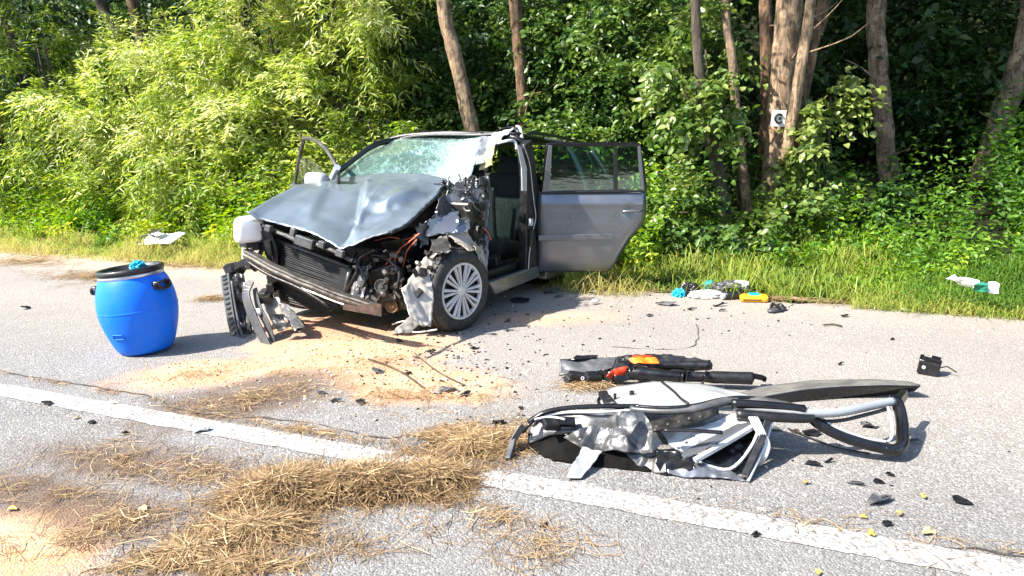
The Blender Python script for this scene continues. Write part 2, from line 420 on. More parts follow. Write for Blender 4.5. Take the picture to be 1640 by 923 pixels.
def line_mat():
    k = NT('worn_white_road_paint')
    v = k.n('ShaderNodeTexVoronoi'); v.inputs['Scale'].default_value = 85; k.l(k.tc.outputs['Object'], v.inputs['Vector'])
    sp = k.n('ShaderNodeSeparateColor'); k.l(v.outputs['Color'], sp.inputs[0])
    wear = k.math('ADD', k.math('MULTIPLY', sp.outputs[1], .55), k.math('MULTIPLY', k.noise(6, 6, .7), .9))
    f = k.ramp(wear, [(.44, 0.), (.74, 1.)])
    c = k.mix(f, (.60, .59, .565), k.mix(sp.outputs[0], (.13, .125, .12), (.30, .28, .27)))
    k.l(c, k.b.inputs['Base Color']); k.b.inputs['Roughness'].default_value = .75
    k.bump(k.math('SUBTRACT', 1.0, v.outputs['Distance']), .6, .005)
    return k.m
LINE = line_mat()
SOIL = mat('dark_soil_and_litter', (.016, .020, .009), .95, 0, var=.5, vs=3, bump=.6, bs=18, bd=.03)
SOIL.node_tree.nodes['Principled BSDF'].inputs['Specular IOR Level'].default_value = .05
CRACK = mat('crack_filler', (.045, .04, .034), .95, 0, var=.4, vs=20)

# terrain sheet: flat under the road, verge, then a wooded slope
def hz(s, n):
    e = n - EDGE
    if e < 0: return -.03 if n > -6 else -.03
    z = -.03 + min(e, 1.0)*.06 + .05*noise.noise(Vector((s*.8, n*.8, 3)))*min(1, e)
    if e > 2.5: z += min(e-2.5, 5.5)*.15
    if e > 8: z += (e-8)**1.25*.28
    return z
sv_ = list(np.concatenate([np.arange(-120, -20, 10), np.arange(-20, 20, .6), np.arange(20, 121, 10)]))
nv_ = list(np.concatenate([np.arange(-120, -6, 12), np.arange(-6, 5, 1.5), np.arange(5, 12, .35), np.arange(12, 30, 1.5), np.arange(30, 90, 8)]))
V = [SN(s, n, hz(s, n)) for n in nv_ for s in sv_]
g = mesh('ground', V, grid_faces(len(sv_), len(nv_)), SOIL, smooth=True); tag(g, kind='structure')
# road sheet with a ragged far edge
ss = list(np.concatenate([np.arange(-90, -14, 8), np.arange(-14, 12, .12), np.arange(12, 91, 8)]))
nn = [-4.5, 0, 2, 4, 5.5, 6.2]
V = [SN(s, n, 0) for n in nn for s in ss] + [SN(s, EDGE + .10*noise.noise(Vector((s*1.3, 0, 0))) + .05*noise.noise(Vector((s*7, 0, 5))), 0) for s in ss]
rd = mesh('road', V, grid_faces(len(ss), len(nn)+1), ROAD); tag(rd, kind='structure')
# white edge line
LN = 2.71
ss = list(np.arange(-30, 25, .03)); V = []
for e in (-1, 1):
    for s in ss:
        V.append(SN(s, LN + e*(.078 + .010*noise.noise(Vector((s*6, e*3, 0))) + .007*noise.noise(Vector((s*31, e*3, 7)))), .004))
ln = mesh('road_marking', V, grid_faces(len(ss), 2), LINE); tag(ln, kind='structure')
def crack(pts, wd, seed):
    P = resample(smooth_path(pts, 8), 160); V = []
    for i, p in enumerate(P):
        t = (P[min(i+1, len(P)-1)] - P[max(i-1, 0)]).normalized(); q = Vector((-t.y, t.x, 0))
        p = p + q*.018*noise.noise(p*9 + Vector((seed, 0, 0)))
        ww = wd*max(.15, .7 + 1.1*noise.noise(p*7 + Vector((0, seed, 0))))
        V += [p - q*ww + Vector((0, 0, .0035)), p + q*ww + Vector((0, 0, .0035))]
    o = mesh('road_crack', V, [(2*i, 2*i+1, 2*i+3, 2*i+2) for i in range(len(P)-1)], CRACK); tag(o, kind='structure')
crack([G(*p) for p in ((-40, 588), (60, 606), (150, 620), (240, 636), (300, 660), (440, 672), (520, 682), (600, 702), (660, 700), (760, 720))], .007, 1)
crack([G(*p) for p in ((1115, 520), (1118, 540), (1108, 556), (1060, 560), (980, 556))], .004, 2)
crack([G(*p) for p in ((1180, 830), (1330, 850), (1450, 875), (1560, 880), (1700, 905))], .008, 3)

# ------------------------------------------------------------------ leaves
def fast_mesh(name, V, loops, sizes, mat_, rv=None, smooth=False, parent=None):
    me = bpy.data.meshes.new(name); nv = len(V)
    me.vertices.add(nv); me.vertices.foreach_set('co', np.ascontiguousarray(V, np.float32).ravel())
    me.loops.add(len(loops)); me.loops.foreach_set('vertex_index', np.ascontiguousarray(loops, np.int32))
    me.polygons.add(len(sizes)); st = np.concatenate([[0], np.cumsum(sizes)[:-1]]).astype(np.int32)
    me.polygons.foreach_set('loop_start', st)
    if rv is not None:
        a = me.attributes.new('rnd', 'FLOAT', 'POINT'); a.data.foreach_set('value', np.ascontiguousarray(rv, np.float32))
    me.update(calc_edges=True); me.validate()
    me.materials.append(mat_)
    o = bpy.data.objects.new(name, me); COL.objects.link(o)
    if parent: o.parent = parent
    return o
def unit(a): return a/np.maximum(1e-9, np.linalg.norm(a, axis=-1, keepdims=True))
def leaves(P, Dr, N, L, Wd, shape='lance', sag=.12, rv=None):
    """arrays of leaf blades folded along the midrib -> (V, loops, sizes, rnd)"""
    n = len(P); Dr = unit(Dr); S = unit(np.cross(N, Dr)); N = np.cross(Dr, S)
    L = L[:, None]; Wd = Wd[:, None]; dn = np.array([0, 0, -1.0])
    if rv is None: rv = rng.random(n)
    up = N*Wd*.18
    if shape == 'lance':
        v = np.stack([P, P + Dr*L*.42 + S*Wd*.5 + up, P + Dr*L + dn*L*sag, P + Dr*L*.42 - S*Wd*.5 + up], 1)
        f = np.array([0, 1, 2, 0, 2, 3]); sz = np.full(2*n, 3, np.int32); k = 4
    else:
        v = np.stack([P, P + Dr*L*.30 + S*Wd*.46 + up, P + Dr*L*.68 + S*Wd*.40 + up + dn*L*sag*.4, P + Dr*L + dn*L*sag,
                      P + Dr*L*.68 - S*Wd*.40 + up + dn*L*sag*.4, P + Dr*L*.30 - S*Wd*.46 + up], 1)
        f = np.array([0, 1, 2, 3, 0, 3, 4, 5]); sz = np.full(2*n, 4, np.int32); k = 6
    loops = (np.arange(n)[:, None]*k + f[None]).ravel()
    return v.reshape(-1, 3), loops, sz, np.repeat(rv, k)
def join(parts):
    V, Lp, S, Rv, off = [], [], [], [], 0
    for v, l, s, r in parts:
        V.append(v); Lp.append(l + off); S.append(s); Rv.append(r); off += len(v)
    return np.concatenate(V), np.concatenate(Lp), np.concatenate(S), np.concatenate(Rv)
def sprays(O, Dr, k, tl, ll, lw, droop=.3, shape='lance', flat=.6, spread=.9, hue=0.0, huev=.5):
    """leafy twigs: O, Dr (m,3); k leaves each"""
    m = len(O); Dr = unit(Dr); tl = tl*(.6 + .8*rng.random(m)); dn = np.array([0, 0, -1.0])
    t = (np.arange(k)+.5)/k
    side = unit(np.cross(Dr, np.array([0, 0, 1.0]) + .3*rng.normal(size=(m, 3))))
    P = O[:, None] + Dr[:, None]*(t[None, :, None]*tl[:, None, None]) + dn*(droop*t**2)[None, :, None]*tl[:, None, None]
    P = P + .02*rng.normal(size=P.shape)
    tan = unit(Dr[:, None] + dn*(2*droop*t)[None, :, None])
    alt = np.where(np.arange(k) % 2 == 0, 1, -1)[None, :, None]
    ld = unit(tan*.7 + side[:, None]*alt*spread + .35*rng.normal(size=P.shape) + dn*.25*droop)
    nn_ = unit(np.array([0, 0, 1.0])*flat + .55*rng.normal(size=P.shape))
    q = m*k; ru = rng.random(m)
    cl = np.array([noise.noise(Vector(o_)*1.5) for o_ in O])*.45
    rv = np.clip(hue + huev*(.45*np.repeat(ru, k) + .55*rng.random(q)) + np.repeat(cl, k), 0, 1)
    return leaves(P.reshape(-1, 3), ld.reshape(-1, 3), nn_.reshape(-1, 3), ll*(.6+.7*rng.random(q)), lw*(.6+.7*rng.random(q)), shape, .15, rv)
def lump_points(lumps, per, clump=9, shell=.45):
    """clustered points in the outer part of ellipsoids, with outward directions"""
    O, Dd = [], []
    for cx, cy, cz, rx, ry, rz in lumps:
        nc = max(3, int(per/clump)); u = unit(rng.normal(size=(nc, 3))); rr = (shell + (1-shell)*rng.random(nc)**.6)[:, None]
        cen = u*rr
        idx = rng.integers(0, nc, per)
        p = cen[idx] + .13*rng.normal(size=(per, 3))
        d = unit(p + 1e-6)
        O.append(p*np.array([rx, ry, rz]) + np.array([cx, cy, cz])); Dd.append(unit(d/np.array([rx, ry, rz]) + .55*rng.normal(size=d.shape)))
    return np.concatenate(O), np.concatenate(Dd)
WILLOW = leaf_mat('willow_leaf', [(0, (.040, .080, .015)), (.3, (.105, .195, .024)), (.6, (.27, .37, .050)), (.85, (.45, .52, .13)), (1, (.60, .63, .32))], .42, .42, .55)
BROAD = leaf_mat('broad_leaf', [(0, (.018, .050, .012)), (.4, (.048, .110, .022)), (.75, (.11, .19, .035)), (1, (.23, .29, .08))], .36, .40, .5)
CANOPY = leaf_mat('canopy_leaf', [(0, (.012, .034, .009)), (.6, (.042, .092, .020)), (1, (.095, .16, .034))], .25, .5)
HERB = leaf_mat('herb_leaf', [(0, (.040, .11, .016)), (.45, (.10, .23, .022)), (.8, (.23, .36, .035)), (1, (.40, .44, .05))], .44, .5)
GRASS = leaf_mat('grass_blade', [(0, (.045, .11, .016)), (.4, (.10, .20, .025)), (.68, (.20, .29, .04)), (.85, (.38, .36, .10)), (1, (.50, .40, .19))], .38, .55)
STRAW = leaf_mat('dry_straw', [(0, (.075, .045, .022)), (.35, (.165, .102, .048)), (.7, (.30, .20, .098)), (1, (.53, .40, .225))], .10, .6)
BARK = None
def bark_mat(name, a, b, moss=.3):
    k = NT(name); mp = k.n('ShaderNodeMapping'); k.l(k.tc.outputs['Object'], mp.inputs[0]); mp.inputs['Scale'].default_value = (1, 1, .22)
    nz = k.noise(22, 8, .75, mp.outputs[0], 1.2); n2 = k.noise(4.5, 6, .7)
    c = k.mix(k.ramp(nz, [(.40, 0.), (.60, 1.)]), a, b)
    c = k.mix(k.math('MULTIPLY', k.ramp(n2, [(.50, 0.), (.62, 1.)]), .6), c, tuple(min(1, x*1.6) for x in b))
    c = k.mix(k.math('MULTIPLY', k.ramp(k.noise(7, 7, .7), [(.52, 0.), (.66, 1.)]), .75), c, a)
    c = k.mix(k.math('MULTIPLY', k.ramp(k.noise(5, 6, .7), [(.55, 0.), (.7, 1.)]), moss), c, (.06, .085, .025))
    k.l(c, k.b.inputs['Base Color']); k.b.inputs['Roughness'].default_value = .9
    k.bump(nz, 1.0, .03); return k.m
BARK = bark_mat('grey_brown_bark', (.035, .021, .012), (.25, .15, .085))
BARKP = bark_mat('pale_lichened_bark', (.055, .034, .02), (.37, .26, .165), .2)
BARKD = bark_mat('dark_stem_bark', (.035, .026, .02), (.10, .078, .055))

def limb(b, p, d, ln_, r, seed):
    pts = [p]; d = d.normalized()
    for i in range(5):
        d = (d + Vector((rnd.uniform(-.25, .25), rnd.uniform(-.25, .25), rnd.uniform(-.12, .25)))).normalized()
        pts.append(pts[-1] + d*ln_/5)
    b.tube(pts, [r*(1-i/6) for i in range(6)], 6)
    return pts
def trunk_mesh(pts, r0, r1, parent, m, name='trunk', n=20, seed=0):
    P = resample(smooth_path(pts, 6), 90); b = MB(); k = len(P)
    rad = []
    for i in range(k):
        t = i/(k-1); rad.append((r0*(1-t) + r1*t)*(1 + (.35*max(0, 1-t*14))))
    b.tube(P, rad, n)
    for i, v in enumerate(b.v):
        b.v[i] = v + noise.noise_vector(v*4 + Vector((seed, 0, 0)))*r0*.16 + noise.noise_vector(Vector((v.x*26, v.y*26, v.z*7)))*r0*.10
    for j in range(5):
        p = P[rnd.randint(4, 50)]; a = rnd.uniform(3.3, 6.1); limb(b, p, Vector((math.cos(a), math.sin(a), rnd.uniform(.0, .8))), rnd.uniform(.3, .9), r0*.16, j)
    return b.build(name, m, parent, world=True, smooth=True)
def tree(name, label, pix, Y, r0, height, m, lumps=(), per=200, ll=.085, lw=.055, k=9, group=None, hue=0., huev=.8, low=(), lowper=0, cmat=None, lowmat=None):
    """pix: trunk centre line seen in the photo, top first; carried down to the ground and up to height"""
    A = [D(px, py, Y) for px, py in pix][::-1]
    d0 = (A[1]-A[0]).normalized(); d1 = (A[-1]-A[-2]).normalized()
    base = A[0] - d0*(max(0, A[0].z + .05)/max(.3, d0.z)); base.z = -.05
    top = A[-1] + (d1*.6 + Vector((0, 0, .7)))*(height - A[-1].z)
    t = thing(name, label, 'tree', base, group=group)
    pts = [base] + A + [A[-1].lerp(top, .5), top]
    trunk_mesh(pts, r0, r0*.35, t, m, seed=Y)
    b = MB()
    for i in range(9):
        f = rnd.uniform(.45, 1); p = A[-1].lerp(top, f)
        a = rnd.uniform(0, 6.28); limb(b, p, Vector((math.cos(a), math.sin(a), rnd.uniform(.1, .7))), rnd.uniform(1.2, 2.6), r0*.28, i)
    b.build('limbs', m, t, world=True, smooth=True)
    parts = []
    L = [(top.x+a, top.y+b_, top.z+c, x, y, z) for a, b_, c, x, y, z in lumps]
    if L:
        O, Dd = lump_points(L, per, 7, .35); parts.append(sprays(O, Dd, k, .42, ll*1.9, lw*1.9, .25, 'lance', hue=hue, huev=huev))
    if parts:
        v, l, s, r = join(parts); v = v - np.array(base); fast_mesh('crown', v, l, s, cmat or CANOPY, r, parent=t)
    if low:
        O, Dd = lump_points(low, lowper, 7, .3)
        v, l, s, r = sprays(O, Dd, 9, .34, ll, lw, .25, 'broad', hue=hue, huev=huev); v = v - np.array(base)
        fast_mesh('low_branches', v, l, s, lowmat or BROAD, r, parent=t)
    return t
UP = [(0, 0, -.6, 2.4, 2.3, 1.5), (-1.2, -.6, -2.0, 1.8, 1.8, 1.2), (1.2, .3, -2.2, 1.8, 1.8, 1.2), (.2, -1.3, -1.6, 1.8, 1.6, 1.2)]
OV_SHADE = [(0, 0, -.6, 2.4, 2.3, 1.3), (-.6, -2.2, -3.2, 2.0, 1.7, .9), (1.6, -1.8, -3.4, 2.0, 1.7, .9), (.6, .4, -3.4, 1.9, 1.6, .9)]  # overhanging crown lumps out of view, shaped to shade the right bank
UPS = [(0, 0, -.5, 1.8, 1.8, 1.4), (.7, -.7, -1.8, 1.4, 1.4, 1.1), (-.8, .3, -1.9, 1.4, 1.4, 1.1)]
def lp(px, py, Y, rx, ry, rz): q = D(px, py, Y); return (q.x, q.y, q.z, rx, ry, rz)
GT = 'trees along the verge'
tree('tree', 'slim pale trunk with a bend rising behind the left end of the car roof', [(708, -10), (722, 60), (738, 130), (755, 205)], 10.3, .115, 8.5, BARKP, UPS, 260, low=[lp(660, 40, 11.2, .5, .4, .8), lp(780, 60, 11.6, .7, .5, .9)], lowper=110, group=GT)
tree('tree', 'straight brown trunk rising behind the right end of the car roof', [(824, -10), (830, 60), (836, 130), (840, 205)], 10.6, .105, 9, BARK, UPS, 280, low=[lp(880, 60, 11.2, .9, .7, .9), lp(800, 150, 11.4, .6, .5, .8)], lowper=130, group=GT)
tree('tree', 'thickest trunk of the right clump carrying a small white trail marker', [(1264, -10), (1257, 80), (1250, 180), (1240, 300)], 8.9, .165, 9.5, BARKP, OV_SHADE, 420, group=GT)
tree('tree', 'thin pale stem crossing the right side of the thick marked trunk', [(1300, -10), (1285, 90), (1268, 200), (1244, 310)], 8.6, .07, 8, BARKP, UPS, 160, group=GT)
tree('tree', 'slanting brown stem leaning right behind the thick marked trunk', [(1322, -10), (1305, 60), (1284, 160), (1262, 280)], 9.2, .08, 8.5, BARK, UPS, 160, group=GT)
tree('tree', 'brown trunk half hidden by leaves left of the thick marked trunk', [(1226, -10), (1227, 70), (1228, 160), (1222, 280)], 9.4, .085, 8.5, BARK, UPS, 200, group=GT)
tree('tree', 'crooked pale stem standing among leaves left of the right clump', [(1160, -10), (1172, 90), (1180, 190), (1192, 290)], 8.7, .06, 7.5, BARKP, UPS, 160, group=GT)
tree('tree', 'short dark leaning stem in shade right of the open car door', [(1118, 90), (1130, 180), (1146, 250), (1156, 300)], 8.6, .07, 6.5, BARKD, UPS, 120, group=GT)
tree('tree', 'single upright trunk standing alone right of the dark gap', [(1404, -10), (1405, 70), (1409, 140), (1416, 205)], 11.2, .145, 10, BARKP, UP, 330, group=GT)
tree('tree', 'thick trunk leaning right at the right edge of the photo', [(1652, 20), (1636, 90), (1618, 150), (1600, 205)], 10.6, .17, 10, BARKP, UP, 330, group=GT)  # lightness put into the colour: paler bark makes up for shade here
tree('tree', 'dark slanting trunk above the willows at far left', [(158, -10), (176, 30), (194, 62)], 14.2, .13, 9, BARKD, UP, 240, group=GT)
tree('tree', 'brown sunlit trunk above the willows, second from left', [(210, -10), (222, 40), (232, 80)], 14.6, .13, 9.5, BARK, UP, 240, group=GT)
tree('tree', 'grey trunk above the willows, third from left', [(300, -10), (308, 20), (318, 52)], 15.0, .11, 9.5, BARKP, UP, 240, group=GT)
tree('tree', 'faint pale trunk between willow tops left of the car', [(362, -10), (368, 15), (374, 40)], 15.5, .10, 9.5, BARKP, UP, 240, group=GT)
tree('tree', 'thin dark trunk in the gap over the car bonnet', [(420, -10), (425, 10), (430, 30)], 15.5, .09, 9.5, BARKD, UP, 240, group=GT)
tree('tree', 'dark crooked branchy trunk inside the leftmost willow', [(10, 40), (34, 90), (62, 130), (100, 150)], 12.6, .10, 5, BARKD, UPS, 60, group=GT)
# trail marker on the thick trunk
q = D(1247, 190, 8.70)
tm = thing('trail_marker', 'small white square plate with a dark curl nailed to the thick trunk', 'sign', q)
b = MB(); b.box((0, 0, 0), (.165, .012, .185), (0, R(4), 0)); b.build('plate', SIGNW, tm, bevel=.003)
b = MB(); P = [Vector((.043*math.cos(a), -.012, .048*math.sin(a))) for a in np.linspace(R(40), R(320), 18)]; b.tube(P, .012, 6)
b.box((.012, -.011, 0), (.03, .008, .03)); b.build('mark', BLACK, tm)

# willow thicket on the left
def willow(label, px, Y, hgt, wid, twigs, hue, seed, lean=0.0):
    base = D(px, 330, Y); base.z = -.03
    t = thing('willow_shrub', label, 'shrub', base, group='willow shrubs along the verge')
    b = MB(); lumps = []
    for i in range(6):
        a = rnd.uniform(0, 6.28); r = rnd.uniform(.2, .55)*wid
        tip = Vector((math.cos(a)*r + lean, math.sin(a)*r*.6, hgt*rnd.uniform(.75, 1.0)))
        b.tube(smooth_path([Vector((rnd.uniform(-.15, .15), rnd.uniform(-.15, .15), 0)), tip*.45 + Vector((rnd.uniform(-.2, .2), 0, .2)), tip], 5), [.045 - .0032*j for j in range(11)], 6)
    b.build('stems', BARKD, t, smooth=True)
    z = .45
    while z < hgt:
        for j in range(2):
            lumps.append((rnd.uniform(-.45, .45)*wid + lean*z/hgt, rnd.uniform(-.5, .35), z + rnd.uniform(-.2, .2), rnd.uniform(.45, .75)*wid*.8, rnd.uniform(.5, .75), rnd.uniform(.40, .62)))
        z += .55
    O, Dd = lump_points(lumps, int(.85*twigs/len(lumps)), 13, .30)
    Dd[:, 2] += .05; Dd[:, 1] -= .3
    v, l, s, r = sprays(O, Dd, 15, .40, .115, .025, .30, 'lance', flat=.55, spread=.9, hue=hue, huev=.85)
    fast_mesh('foliage', v, l, s, WILLOW, r, parent=t)
willow('dark leafed willow at the left edge of the photo', 5, 12.4, 4.4, 1.3, 1300, 0.0, 1)
willow('loose willow with dark gaps, second from the left edge', 120, 12.3, 3.2, 1.2, 950, .05, 2)
willow('yellowish willow above the pale panel in the grass', 240, 11.8, 2.7, 1.35, 1300, .25, 3)
willow('bright sunlit willow left of the open passenger door', 345, 11.4, 3.0, 1.4, 1700, .3, 4)
willow('tall pale willow directly behind the open passenger door', 455, 11.3, 4.7, 1.3, 1900, .28, 5)
willow('pale drooping willow behind the cracked windscreen', 560, 11.0, 4.8, 1.15, 1800, .3, 6)
willow('last willow before the slim pale trunk', 630, 11.6, 4.5, .8, 900, .12, 7)
willow('low olive willow bush left of the passenger door', 400, 10.9, 1.6, 1.1, 700, .12, 8)
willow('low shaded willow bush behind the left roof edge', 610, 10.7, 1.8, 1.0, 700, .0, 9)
willow('willow standing back in shade behind the yellowish one', 190, 14.0, 3.6, 1.6, 900, .0, 10)

# broad-leaved shrubs in the middle and on the right
def hazel(label, px, Y, lumps, twigs, hue, ll=.085, lw=.06, name='hazel_shrub', stems=5):
    base = D(px, 330, Y); base.z = -.03
    t = thing(name, label, 'shrub', base, group='broad leaved shrubs along the verge')
    L = [lp(*q) for q in lumps]; b = MB()
    for q in L[:stems]:
        tip = Vector(q[:3]) - base
        b.tube(smooth_path([Vector((rnd.uniform(-.1, .1), rnd.uniform(-.1, .1), 0)), tip*.5 + Vector((rnd.uniform(-.15, .15), 0, .15)), tip], 5), [.03 - .002*j for j in range(11)], 6)
    b.build('stems', BARKD, t, smooth=True)
    O, Dd = lump_points(L, int(twigs/len(L)), 7, .25); Dd[:, 2] -= .1; Dd[:, 1] -= .2
    mk = np.array(D(1247, 190, 8.7)); vd = mk - CAM; t_ = ((O - CAM) @ vd)/(vd @ vd)          # no twigs grow across the trail marker
    kp = ~((np.linalg.norm(O - CAM - t_[:, None]*vd, axis=1) < .36) & (t_ < 1.0)); O, Dd = O[kp], Dd[kp]
    v, l, s, r = sprays(O, Dd, 9, .36, ll, lw, .28, 'broad', flat=.8, spread=1.0, hue=hue, huev=.8)
    fast_mesh('foliage', v - np.array(base), l, s, BROAD, r, parent=t)
hazel('shaded leafy shrub between the slim trunk and the brown trunk', 780, 11.6, [(690, 100, 11.4, .5, .5, .6), (780, 40, 11.8, .7, .5, .7), (790, 130, 11.6, .55, .5, .6), (720, 190, 11.2, .5, .4, .5), (800, 200, 11.3, .5, .4, .4), (650, 180, 11.2, .5, .4, .5)], 900, .05)
hazel('tall broad leaved shrub right of the brown trunk', 930, 11.0, [(890, 60, 11.0, .7, .5, .6), (960, 30, 10.8, .8, .5, .6), (930, 120, 10.9, .7, .5, .6), (1000, 90, 10.6, .6, .5, .6), (900, 190, 10.8, .5, .4, .4), (980, 180, 10.5, .6, .4, .4)], 1300, .08)
hazel('large leaved shrub reaching over the open rear door', 1050, 10.0, [(1020, 140, 10.0, .7, .5, .35), (1080, 60, 10.0, .7, .5, .5), (1110, 130, 9.6, .5, .4, .35), (950, 215, 9.9, .6, .4, .3), (1050, 200, 9.8, .5, .4, .3), (1000, 20, 10.3, .7, .5, .5)], 1100, .22, .085, .058)
hazel('leafy side shoots in front of the right clump', 1180, 9.0, [(1110, 175, 8.5, .34, .25, .16), (1160, 166, 8.4, .22, .2, .12), (1130, 80, 8.9, .4, .35, .3), (1080, 110, 8.8, .3, .3, .3), (1290, 232, 8.4, .14, .15, .12)], 300, .35, .09, .065)
hazel('pale twig with round leaves right of the clump', 1310, 8.9, [(1330, 155, 8.8, .22, .2, .14), (1300, 190, 8.8, .2, .2, .12)], 60, .65, .10, .085, stems=2)
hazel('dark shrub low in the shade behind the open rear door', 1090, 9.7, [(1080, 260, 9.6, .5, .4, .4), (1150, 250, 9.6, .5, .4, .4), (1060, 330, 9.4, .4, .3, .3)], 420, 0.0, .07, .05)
hazel('bramble bush at the foot of the right clump', 1200, 8.6, [(1130, 365, 8.0, .36, .3, .3), (1205, 360, 8.0, .4, .3, .28), (1270, 350, 8.1, .3, .3, .25), (1080, 340, 8.1, .3, .3, .32)], 480, .28, .075, .055)
hazel('shaded wood edge shrub right of the dark gap', 1500, 12.2, [(1460, 60, 12.4, .8, .6, .6), (1560, 40, 12.2, .9, .6, .6), (1520, 130, 12.0, .9, .6, .5), (1460, 180, 11.8, .7, .5, .45), (1570, 180, 11.6, .7, .5, .5), (1640, 110, 11.8, .7, .5, .7)], 1100, .02, .085, .06)
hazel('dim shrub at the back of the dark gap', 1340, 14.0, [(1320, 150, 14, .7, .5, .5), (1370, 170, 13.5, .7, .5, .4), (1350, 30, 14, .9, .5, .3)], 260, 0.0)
hazel('low leafy plants beside the right clump in half shade', 1340, 8.6, [(1320, 350, 8.3, .35, .3, .4), (1370, 340, 8.6, .3, .3, .35)], 260, .1, .07, .045)

# far wood behind everything
def wood(name, n, box, ll, lw, hue=0):
    (s0, s1), (n0, n1), (z0, z1) = box
    nc = n//12; c = np.stack([rng.uniform(s0, s1, nc), rng.uniform(n0, n1, nc), z0 + (z1-z0)*rng.random(nc)], 1)
    idx = rng.integers(0, nc, n); p = c[idx] + rng.normal(size=(n, 3))*np.array([.5, .5, .4])
    zz = np.array([max(0, hz(a, b)) for a, b in c[:, :2]])[idx]
    W = p[:, :1]*np.array(ES) + p[:, 1:2]*np.array(EN); W[:, 2] = p[:, 2] + zz
    d = rng.normal(size=(n, 3)); d[:, 1] -= .6; d[:, 2] -= .2
    v, l, s, r = sprays(W, d, 8, .5, ll, lw, .25, 'lance', hue=hue, huev=.8)
    o = fast_mesh(name, v, l, s, CANOPY, r); tag(o, kind='stuff'); return o
wood('woodland', 15000, ((-26, 26), (13.2, 24), (0, 9)), .18, .11)
wood('woodland', 14000, ((-25, 25), (12.9, 16), (-.3, 7)), .17, .11)
wood('woodland', 5000, ((-26, 26), (-21, -15), (0, 14)), .42, .28)

# ------------------------------------------------------------------ verge herbs and grass
def herb_points(n, s0, s1, n0, n1):
    s = rng.uniform(s0, s1, n); q = rng.uniform(n0, n1, n)
    P = s[:, None]*np.array(ES) + q[:, None]*np.array(EN); P[:, 2] = [hz(a, b) for a, b in zip(s, q)]
    return P, s, q
def herbs(name, n, s0, s1, n0, n1, hgt, k, ll, lw, hue, huev, clear=None):
    P, s, q = herb_points(n, s0, s1, n0, n1)
    dens = np.array([noise.noise(Vector((a*.9, b*.9, 2))) for a, b in zip(s, q)]) > -.25
    ramp = np.clip((q - n0)/1.4, .25, 1)
    loc = np.array([(CINV @ Vector(x)) for x in P]); ins = (np.abs(loc[:, 1]) < 1.0) & (loc[:, 0] < 1.0) & (loc[:, 0] > -3.7)
    keep = dens & ~ins
    P, ramp = P[keep], ramp[keep]; m = len(P)
    hh = hgt*ramp*(.7+.4*rng.random(m)); d = np.stack([.25*rng.normal(size=m), .25*rng.normal(size=m)-.1, np.ones(m)], 1)
    v, l, s_, r = sprays(P, d, k, hh, ll, lw, .06, 'lance', flat=.7, spread=1.2, hue=hue, huev=huev)
    o = fast_mesh(name, v, l, s_, HERB, r); tag(o, kind='stuff'); return o
herbs('undergrowth', 3400, 1.8, 9.0, 8.0, 12.5, 1.2, 16, .10, .045, .0, .55)
herbs('undergrowth', 1500, 3.4, 10.5, 9.2, 13.2, 1.2, 17, .10, .045, .15, .6)
herbs('undergrowth', 1900, .2, 8.5, 6.9, 8.4, .42, 12, .06, .032, .25, .7)
herbs('undergrowth', 4600, -14.5, -1.6, 7.0, 8.8, 1.25, 18, .085, .038, .45, .55)
herbs('undergrowth', 900, -14.5, -1.6, 6.9, 8.0, .5, 14, .065, .03, .5, .5)
herbs('undergrowth', 900, -2.4, 1.4, 7.8, 10.5, .9, 15, .08, .036, .1, .7)
def blades(n, s0, s1, nfun, lmin, lmax, wd, hue, huev, lay=.5, name='verge_grass', matn=None):
    s = rng.uniform(s0, s1, n); q = nfun(s, rng.random(n))
    gg = np.array([noise.noise(Vector((a*1.7, b*1.7, 9))) for a, b in zip(s, q)])
    P = s[:, None]*np.array(ES) + q[:, None]*np.array(EN); P[:, 2] = [hz(a, b) if b > EDGE else 0 for a, b in zip(s, q)]
    loc = np.array([(CINV @ Vector(x)) for x in P]); ins = (np.abs(loc[:, 1]) < .8) & (loc[:, 0] < .8) & (loc[:, 0] > -3.6)
    kp = ~ins; P, gg, q = P[kp], gg[kp], q[kp]; n = len(P)
    L = (lmin + (lmax-lmin)*rng.random(n)**1.5)*np.clip(1 + 1.5*gg, .3, 2.3)
    a = rng.uniform(0, 6.28, n); lean = lay*(.3+rng.random(n)); hd = np.stack([np.cos(a), np.sin(a), np.zeros(n)], 1)
    sd = np.stack([-np.sin(a), np.cos(a), np.zeros(n)], 1)*wd*(.6+.8*rng.random(n))[:, None]
    up = np.array([0, 0, 1.0]); L = L[:, None]; lean = lean[:, None]
    p1 = P + (up*.62 + hd*lean*.35)*L; p2 = P + (up*np.maximum(.12, 1-lean*.75) + hd*lean*1.05)*L
    v = np.stack([P-sd*.5, P+sd*.5, p1+sd*.4, p1-sd*.4, p2], 1)
    f = np.array([0, 1, 2, 3, 3, 2, 4]); loops = (np.arange(n)[:, None]*5 + f).ravel(); sz = np.tile([4, 3], n)
    rv = np.clip(hue + huev*(.5*rng.random(n) + .5*(gg*.7+.5)), 0, 1)
    o = fast_mesh(name, v.reshape(-1, 3), loops, sz, matn or GRASS, np.repeat(rv, 5)); tag(o, kind='stuff'); return o
blades(32000, .6, 8.0, lambda s, r: EDGE + .0 + 2.0*r, .06, .24, .009, .0, .55, 1.25)
blades(9000, .2, 8.0, lambda s, r: EDGE - .12 + .5*r**1.3, .05, .17, .006, .40, .62, 1.5)
blades(24000, -14.5, .6, lambda s, r: EDGE + .05 + 1.9*r, .07, .30, .009, .36, .56, 1.2)
blades(15000, -14.5, -1.5, lambda s, r: EDGE - .25 + 1.0*r, .06, .24, .006, .62, .42, 1.7)
